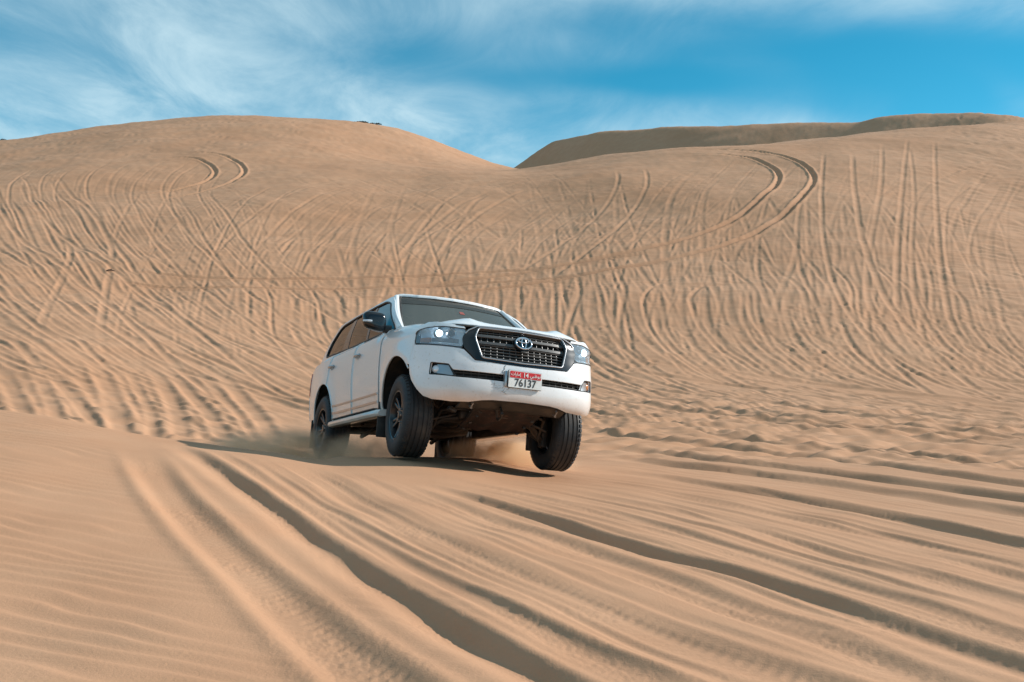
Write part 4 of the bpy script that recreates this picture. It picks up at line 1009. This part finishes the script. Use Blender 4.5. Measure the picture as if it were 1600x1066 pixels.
# wheels
def wheel(loc, sg, steer, camber=0.0, spin=0.0):
    w = empty('wheel', car, loc); w.rotation_euler = (camber, spin * 0, steer)
    R0, hw = .402, .142
    pr = [(.236, hw - .018), (.250, hw - .004), (.275, hw + .002), (.315, hw + .006), (.350, hw + .002), (.376, hw - .010), (.392, hw - .026), (.399, hw - .045)]
    tr = []
    for g in (.072, .026, -.026, -.072):
        tr += [(R0, g + .008), (R0 - .009, g + .0055), (R0 - .009, g - .0055), (R0, g - .008)]
    prof = pr + tr + [(r, -h) for r, h in pr[::-1]]
    ty = lathe('tyre', prof, 72, rubber, w)
    # shoulder blocks
    parts = []
    bmx = bmesh.new()
    for k in range(52):
        a = 2 * math.pi * k / 52
        for s2 in (-1, 1):
            vs = box_bm(bmx, (0, 0, 0), (.013, .030, .030), None, 0)
            bmesh.ops.transform(bmx, matrix=Matrix.Rotation(-a, 4, 'Y') @ Matrix.Translation((.3915, s2 * (hw - .027), 0)) @ Matrix.Rotation(s2 * .55, 4, 'Z'), verts=vs)
    tag(bm_obj('tread_blocks', bmx, rubber, w), kind='stuff')
    o = sg
    rimp = [(.246, o * .128), (.240, o * .134), (.230, o * .130), (.222, o * .105), (.214, o * .05), (.205, o * -.06), (.222, o * -.12), (.240, o * -.13)]
    rim = lathe('rim', rimp, 48, rim_m, w)
    # six double spokes, a hub and its cap
    for k in range(6):
        bmx = bmesh.new()
        a = 2 * math.pi * k / 6 + spin
        for da in (-.14, .14):
            vs = []
            for r, half_w, h in ((.05, .020, .085), (.12, .017, .088), (.19, .017, .100), (.228, .022, .112)):
                ring = []
                aa = a + da * (.35 + .65 * min(1, r / .2))
                c, s = math.cos(aa), math.sin(aa)
                for (tt, hh) in ((-1, h - .03), (-1, h - .004), (-.5, h), (.5, h), (1, h - .004), (1, h - .03)):
                    ring.append(bmx.verts.new((r * c - tt * half_w * s, o * hh, r * s + tt * half_w * c)))
                vs.append(ring)
            for p, q in zip(vs, vs[1:]):
                for j in range(6): bmx.faces.new((p[j], p[(j + 1) % 6], q[(j + 1) % 6], q[j]))
        bmesh.ops.recalc_face_normals(bmx, faces=bmx.faces)
        bm_obj('spoke', bmx, rim_m, w)
    lathe('hub_cap', [(.001, o * .112), (.030, o * .110), (.040, o * .100), (.044, o * .085), (.085, o * .080), (.092, o * .04)], 28, rim_m, w)
    bmx = bmesh.new()
    for k in range(5):
        a = 2 * math.pi * k / 5; vs = bmesh.ops.create_cone(bmx, cap_ends=True, segments=6, radius1=.011, radius2=.010, depth=.03)['verts']
        bmesh.ops.transform(bmx, matrix=Matrix.Translation((.065 * math.cos(a), o * .088, .065 * math.sin(a))) @ Matrix.Rotation(math.pi / 2, 4, 'X'), verts=vs)
    tag(bm_obj('wheel_nuts', bmx, satin, w), kind='stuff')
    lathe('brake_disc', [(.03, o * .02), (.175, o * .02), (.178, o * .005), (.175, o * -.01), (.03, o * -.01)], 36, satin, w)
    lathe('wheel_back', [(.001, o * -.02), (.20, o * -.02)], 24, liner_m, w)
    return w
W_FR = (0, -.805, .310); W_FL = (0, .800, .300); W_RR = (-2.85, -.835, .345); W_RL = (-2.85, .815, .38)
STEER = math.radians(-3)
wheel(W_FR, -1, STEER, 0, .3); wheel(W_FL, 1, STEER, 0, .1); wheel(W_RR, -1, 0, 0, .2); wheel(W_RL, 1, 0, 0, .5)

# underneath
patch('skid_plate', [(.62, -.36), (.62, .36), (.10, .33), (.10, -.33)][::-1], lambda x, y: np.stack([x, y, .335 - .10 * np.clip((.45 - x) / .35, 0, 1) + .10 * np.clip((x - .40) / .22, 0, 1) ** 1.5 + .012 * np.cos(y * 26)], -1), .04, rust, car, flange=.02, flip=True)
patch('lower_valance', [(.70, -.54), (.78, -.3), (.80, 0), (.78, .3), (.70, .54), (.55, .54), (.55, -.54)][::-1], lambda x, y: np.stack([x, y, .455 - .06 * np.clip((.75 - x) / .15, 0, 1) - .03 * np.abs(y)], -1), .05, black_plastic, car, flange=.02, flip=True)
rs = random.Random(8)
for sg in (-1, 1):
    W = W_FR if sg < 0 else W_FL
    wz = W[2]
    # wishbone, upper arm, strut, drive shaft, knuckle, tie rod
    tube('control_arm', [(.20, sg * .30, .335), (.10, sg * .48, .31), (.0, sg * .66, wz - .12)], [.035, .040, .034], under_m, car, 10, flat=.7)
    tube('control_arm', [(-.28, sg * .30, .335), (-.12, sg * .50, .31), (.0, sg * .66, wz - .12)], [.035, .036, .034], under_m, car, 10, flat=.7)
    tube('upper_arm', [(-.06, sg * .42, .70), (-.02, sg * .56, .66), (0, sg * .66, wz + .22)], .024, under_m, car, 8)
    tube('strut', [(-.02, sg * .44, .85), (-.01, sg * .50, .60), (0, sg * .56, wz - .06)], [.052, .052, .030], under_m, car, 12)
    tube('drive_shaft', [(-.02, sg * .16, .42), (-.01, sg * .30, .41), (-.01, sg * .40, .40), (0, sg * .70, wz)], [.055, .05, .022, .022], under_m, car, 10)
    bmx = bmesh.new(); box_bm(bmx, (0, sg * .665, wz), (.10, .07, .36), None, .02); bm_obj('knuckle', bmx, under_m, car)
    tube('tie_rod', [(.16, sg * .22, .41), (.16, sg * .62, wz - .02)], .014, under_m, car, 8)
    tube('sway_bar', [(.32, 0, .40), (.32, sg * .42, .40), (.22, sg * .56, .38), (.06, sg * .58, wz - .10)], .016, under_m, car, 8)
    tube('chassis_rail', [(.66, sg * .44, .50), (.35, sg * .44, .50), (-.2, sg * .45, .52), (-.7, sg * .50, .46), (-2.3, sg * .52, .46), (-2.85, sg * .52, .60), (-3.8, sg * .50, .58)], .065, under_m, car, 8)
    tube('tow_hook', [(.70, sg * .44, .46), (.735, sg * .44, .415), (.71, sg * .44, .375), (.67, sg * .44, .395)], .012, satin, car, 8)
    tube('rear_link', [(-2.80, sg * .46, W_RR[2] - .06), (-1.95, sg * .40, .42)], .026, under_m, car, 8)
    tube('rear_spring', [(-2.80 + .055 * math.cos(a), sg * .50 + .055 * math.sin(a), .42 + .018 * a / 1.2) for a in np.linspace(0, 5 * 2 * math.pi * .8, 90)], .010, under_m, car, 6)
box('front_crossmember', (.20, 0, .36), (.14, .74, .10), under_m, car, bevel=.025)
box('rear_crossmember', (-.30, 0, .35), (.12, .80, .09), under_m, car, bevel=.025)
bmx = bmesh.new(); bmesh.ops.create_uvsphere(bmx, u_segments=16, v_segments=10, radius=.15); bmesh.ops.scale(bmx, vec=(1.1, .9, .85), verts=bmx.verts); bmesh.ops.translate(bmx, vec=(-.02, -.06, .43), verts=bmx.verts); bm_obj('front_differential', bmx, under_m, car)
tube('gearbox', [(-.45, 0, .52), (-.9, 0, .50), (-1.3, .02, .46), (-1.55, .03, .46)], [.20, .17, .15, .09], under_m, car, 14)
tube('prop_shaft', [(-1.5, .03, .46), (-2.75, .05, .40)], .036, under_m, car, 10)
tube('exhaust', [(-.5, -.20, .42), (-1.3, -.28, .40), (-2.0, -.30, .40), (-2.6, -.42, .55), (-3.2, -.55, .52), (-4.0, -.60, .48)], .030, under_m, car, 10)
tube('silencer', [(-1.45, -.28, .40), (-1.5, -.28, .40), (-1.95, -.30, .40), (-2.0, -.30, .40)], [.04, .085, .085, .04], under_m, car, 14)
tube('rear_axle', [(-2.85, -.70, W_RR[2]), (-2.85, -.2, .375), (-2.85, .2, .350), (-2.85, .70, W_RL[2])], [.045, .05, .05, .045], under_m, car, 12)
bmx = bmesh.new(); bmesh.ops.create_uvsphere(bmx, u_segments=18, v_segments=12, radius=.165); bmesh.ops.translate(bmx, vec=(-2.85, .06, .37), verts=bmx.verts); bm_obj('rear_differential', bmx, under_m, car)
box('fuel_tank', (-2.05, .32, .42), (.85, .36, .20), under_m, car, bevel=.04)
box('transfer_skid', (-1.25, 0, .335), (.55, .42, .03), under_m, car, bevel=.01)
box('floor_pan', (-1.75, 0, .475), (3.4, 1.60, .05), liner_m, car, bevel=.015)
box('oil_pan', (-.10, .05, .47), (.62, .42, .22), under_m, car, bevel=.04)

rs = random.Random(21)
for k in range(16):      # hoses, brackets and bolted bits round the front axle
    x0 = rs.uniform(-.3, .6); y0 = rs.uniform(-.6, .6); z0 = rs.uniform(.34, .46)
    if k % 2:
        q = catmull([(x0, y0, z0 + .08), (x0 + rs.uniform(-.1, .1), y0 + rs.uniform(-.12, .12), z0 - .03), (x0 + rs.uniform(-.15, .15), y0 + rs.uniform(-.25, .25), z0), (x0 + rs.uniform(-.2, .2), y0 + rs.uniform(-.3, .3), z0 + .1)], 6)
        tube('hose', q, rs.uniform(.008, .016), black_plastic if k % 4 == 1 else under_m, car, 7)
    else:
        box('bracket', (x0, y0, z0), (rs.uniform(.05, .14), rs.uniform(.05, .12), rs.uniform(.03, .09)), under_m, car, Matrix.Rotation(rs.uniform(-.5, .5), 3, 'X'), .008)
for sg in (-1, 1):
    for k in range(3):
        box('plate_bolt', (.50 - .17 * k, sg * .29, .325 - .05 * k), (.028, .028, .02), under_m, car, None, .004)
# ------------------------------------------------------------------ scrub on the far crest, a bit of driftwood on the slope
scrub_m = material('scrub', (.055, .055, .045), .9)
wood_m = material('dead_wood', (.06, .048, .036), .9)
def shrub(px, row, width, height, label, depth=None):
    X = (px - 800) / FPX * _YS; z = base_z(X, _YS); rows = 533 - FPX * z / _YS
    m = _YS > 60; k = np.where(m)[0][rows[m].argmin()]; y = _YS[k] + 1.0; x = (px - 800) / FPX * y
    o = empty('desert_shrub', None, (x, y, float(ground_z(x, y)[0]))); r = random.Random(int(px)); V = []; F = []
    for i in range(260):
        a = r.uniform(0, 2 * math.pi); q = r.random() ** .5; hx = width * .5 * q * math.cos(a); hy = width * .25 * q * math.sin(a); hz = height * r.random() * (1 - .7 * q * q)
        s = r.uniform(.05, .12); n = len(V); t = r.uniform(0, math.pi)
        V += [(hx, hy, hz), (hx + s * math.cos(t), hy + s * math.sin(t), hz + .4 * s), (hx + .3 * s, hy, hz + s)]; F.append((n, n + 1, n + 2))
    tag(mesh_obj('foliage', V, F, scrub_m, o, False), kind='stuff')
    parts = []
    for i in range(7): tube('', [(0, 0, -.1), (r.uniform(-.3, .3) * width, r.uniform(-.1, .1), height * .6)], [.03, .01], None, None, 5, add=parts)
    tag(joined('stems', parts, wood_m, o), kind='stuff')
    tag(o, label, 'shrub', 'scrub on the dune crest')
shrub(564, 190, 1.3, .10, 'dark low scrub on the crest right of the dune peak, left one of two')
shrub(583, 192, 1.6, .10, 'dark low scrub on the crest right of the dune peak, right one of two')
shrub(2, 219, 1.4, .25, 'dark low scrub on the dune crest at the far left edge')
g = px_ground([(172, 423)], 13)[0]; gz = float(ground_z(*g)[0])
bough = empty('driftwood', None, (g[0], g[1], gz)); bough.scale = (.75, .6, .6); tag(bough, 'small dark stick of dead wood lying on the left slope', 'driftwood')
tube('stick', [(-.20, 0, .05), (-.05, -.02, .10), (.08, .0, .09), (.26, .03, .03)], [.03, .05, .045, .012], wood_m, bough, 8)
tube('twig', [(0, 0, .09), (.06, -.05, .15), (.14, -.08, .17)], [.025, .018, .006], wood_m, bough, 6)
# ------------------------------------------------------------------ dust thrown up by the wheels
def dust(name, label, loc, scale, rotz, dens_, nscale, lo, hi, seed, col=(.98, .77, .56), tilt=0.0):
    bm = bmesh.new(); bmesh.ops.create_icosphere(bm, subdivisions=3, radius=1)
    o = bm_obj(name, bm, None, None, True, 180); o.location = loc; o.scale = scale; o.rotation_euler = (0, tilt, rotz)
    m = bpy.data.materials.new(name); m.use_nodes = True; n_ = m.node_tree.nodes; L = m.node_tree.links.new; n_.clear()
    out = n_.new('ShaderNodeOutputMaterial'); pv = n_.new('ShaderNodeVolumePrincipled')
    pv.inputs['Color'].default_value = (*col, 1); pv.inputs['Anisotropy'].default_value = .35
    t = n_.new('ShaderNodeTexCoord'); le = n_.new('ShaderNodeVectorMath'); le.operation = 'LENGTH'; L(t.outputs['Object'], le.inputs[0])
    fo = n_.new('ShaderNodeMapRange'); fo.interpolation_type = 'SMOOTHSTEP'; fo.inputs['From Min'].default_value = 1.0; fo.inputs['From Max'].default_value = .25; L(le.outputs['Value'], fo.inputs['Value'])
    mp = n_.new('ShaderNodeMapping'); mp.inputs['Location'].default_value = (seed, seed * .7, 0); mp.inputs['Scale'].default_value = scale; L(t.outputs['Object'], mp.inputs[0])
    nz = n_.new('ShaderNodeTexNoise'); nz.inputs['Scale'].default_value = nscale; nz.inputs['Detail'].default_value = 5; nz.inputs['Roughness'].default_value = .6; nz.inputs['Distortion'].default_value = .6; L(mp.outputs[0], nz.inputs['Vector'])
    rp = n_.new('ShaderNodeMapRange'); rp.interpolation_type = 'SMOOTHSTEP'; rp.inputs['From Min'].default_value = lo; rp.inputs['From Max'].default_value = hi; L(nz.outputs['Fac'], rp.inputs['Value'])
    mu = n_.new('ShaderNodeMath'); mu.operation = 'MULTIPLY'; L(fo.outputs[0], mu.inputs[0]); L(rp.outputs[0], mu.inputs[1])
    m2 = n_.new('ShaderNodeMath'); m2.operation = 'MULTIPLY'; m2.inputs[1].default_value = dens_; L(mu.outputs[0], m2.inputs[0])
    L(m2.outputs[0], pv.inputs['Density']); L(pv.outputs[0], out.inputs['Volume'])
    o.data.materials.append(m); tag(o, label, 'dust', None, 'stuff')
    return o
dust('dust_cloud', 'grey dust swirling round the rear wheel of the white car', (-2.80, 12.2, -1.36), (1.2, .9, .38), -.3, 8.0, 2.4, .34, .66, 1.3)
dust('dust_cloud', 'dust drifting beneath the side of the white car between its wheels', (-1.62, 11.1, -1.28), (.75, .9, .34), -.2, 5.0, 2.4, .36, .66, 4.7)
dust('dust_cloud', 'sunlit orange dust blown out under the front of the white car', (-.02, 11.7, -1.32), (.90, .6, .22), -.15, 10.0, 2.2, .34, .64, 9.1, (.99, .77, .54), .10)
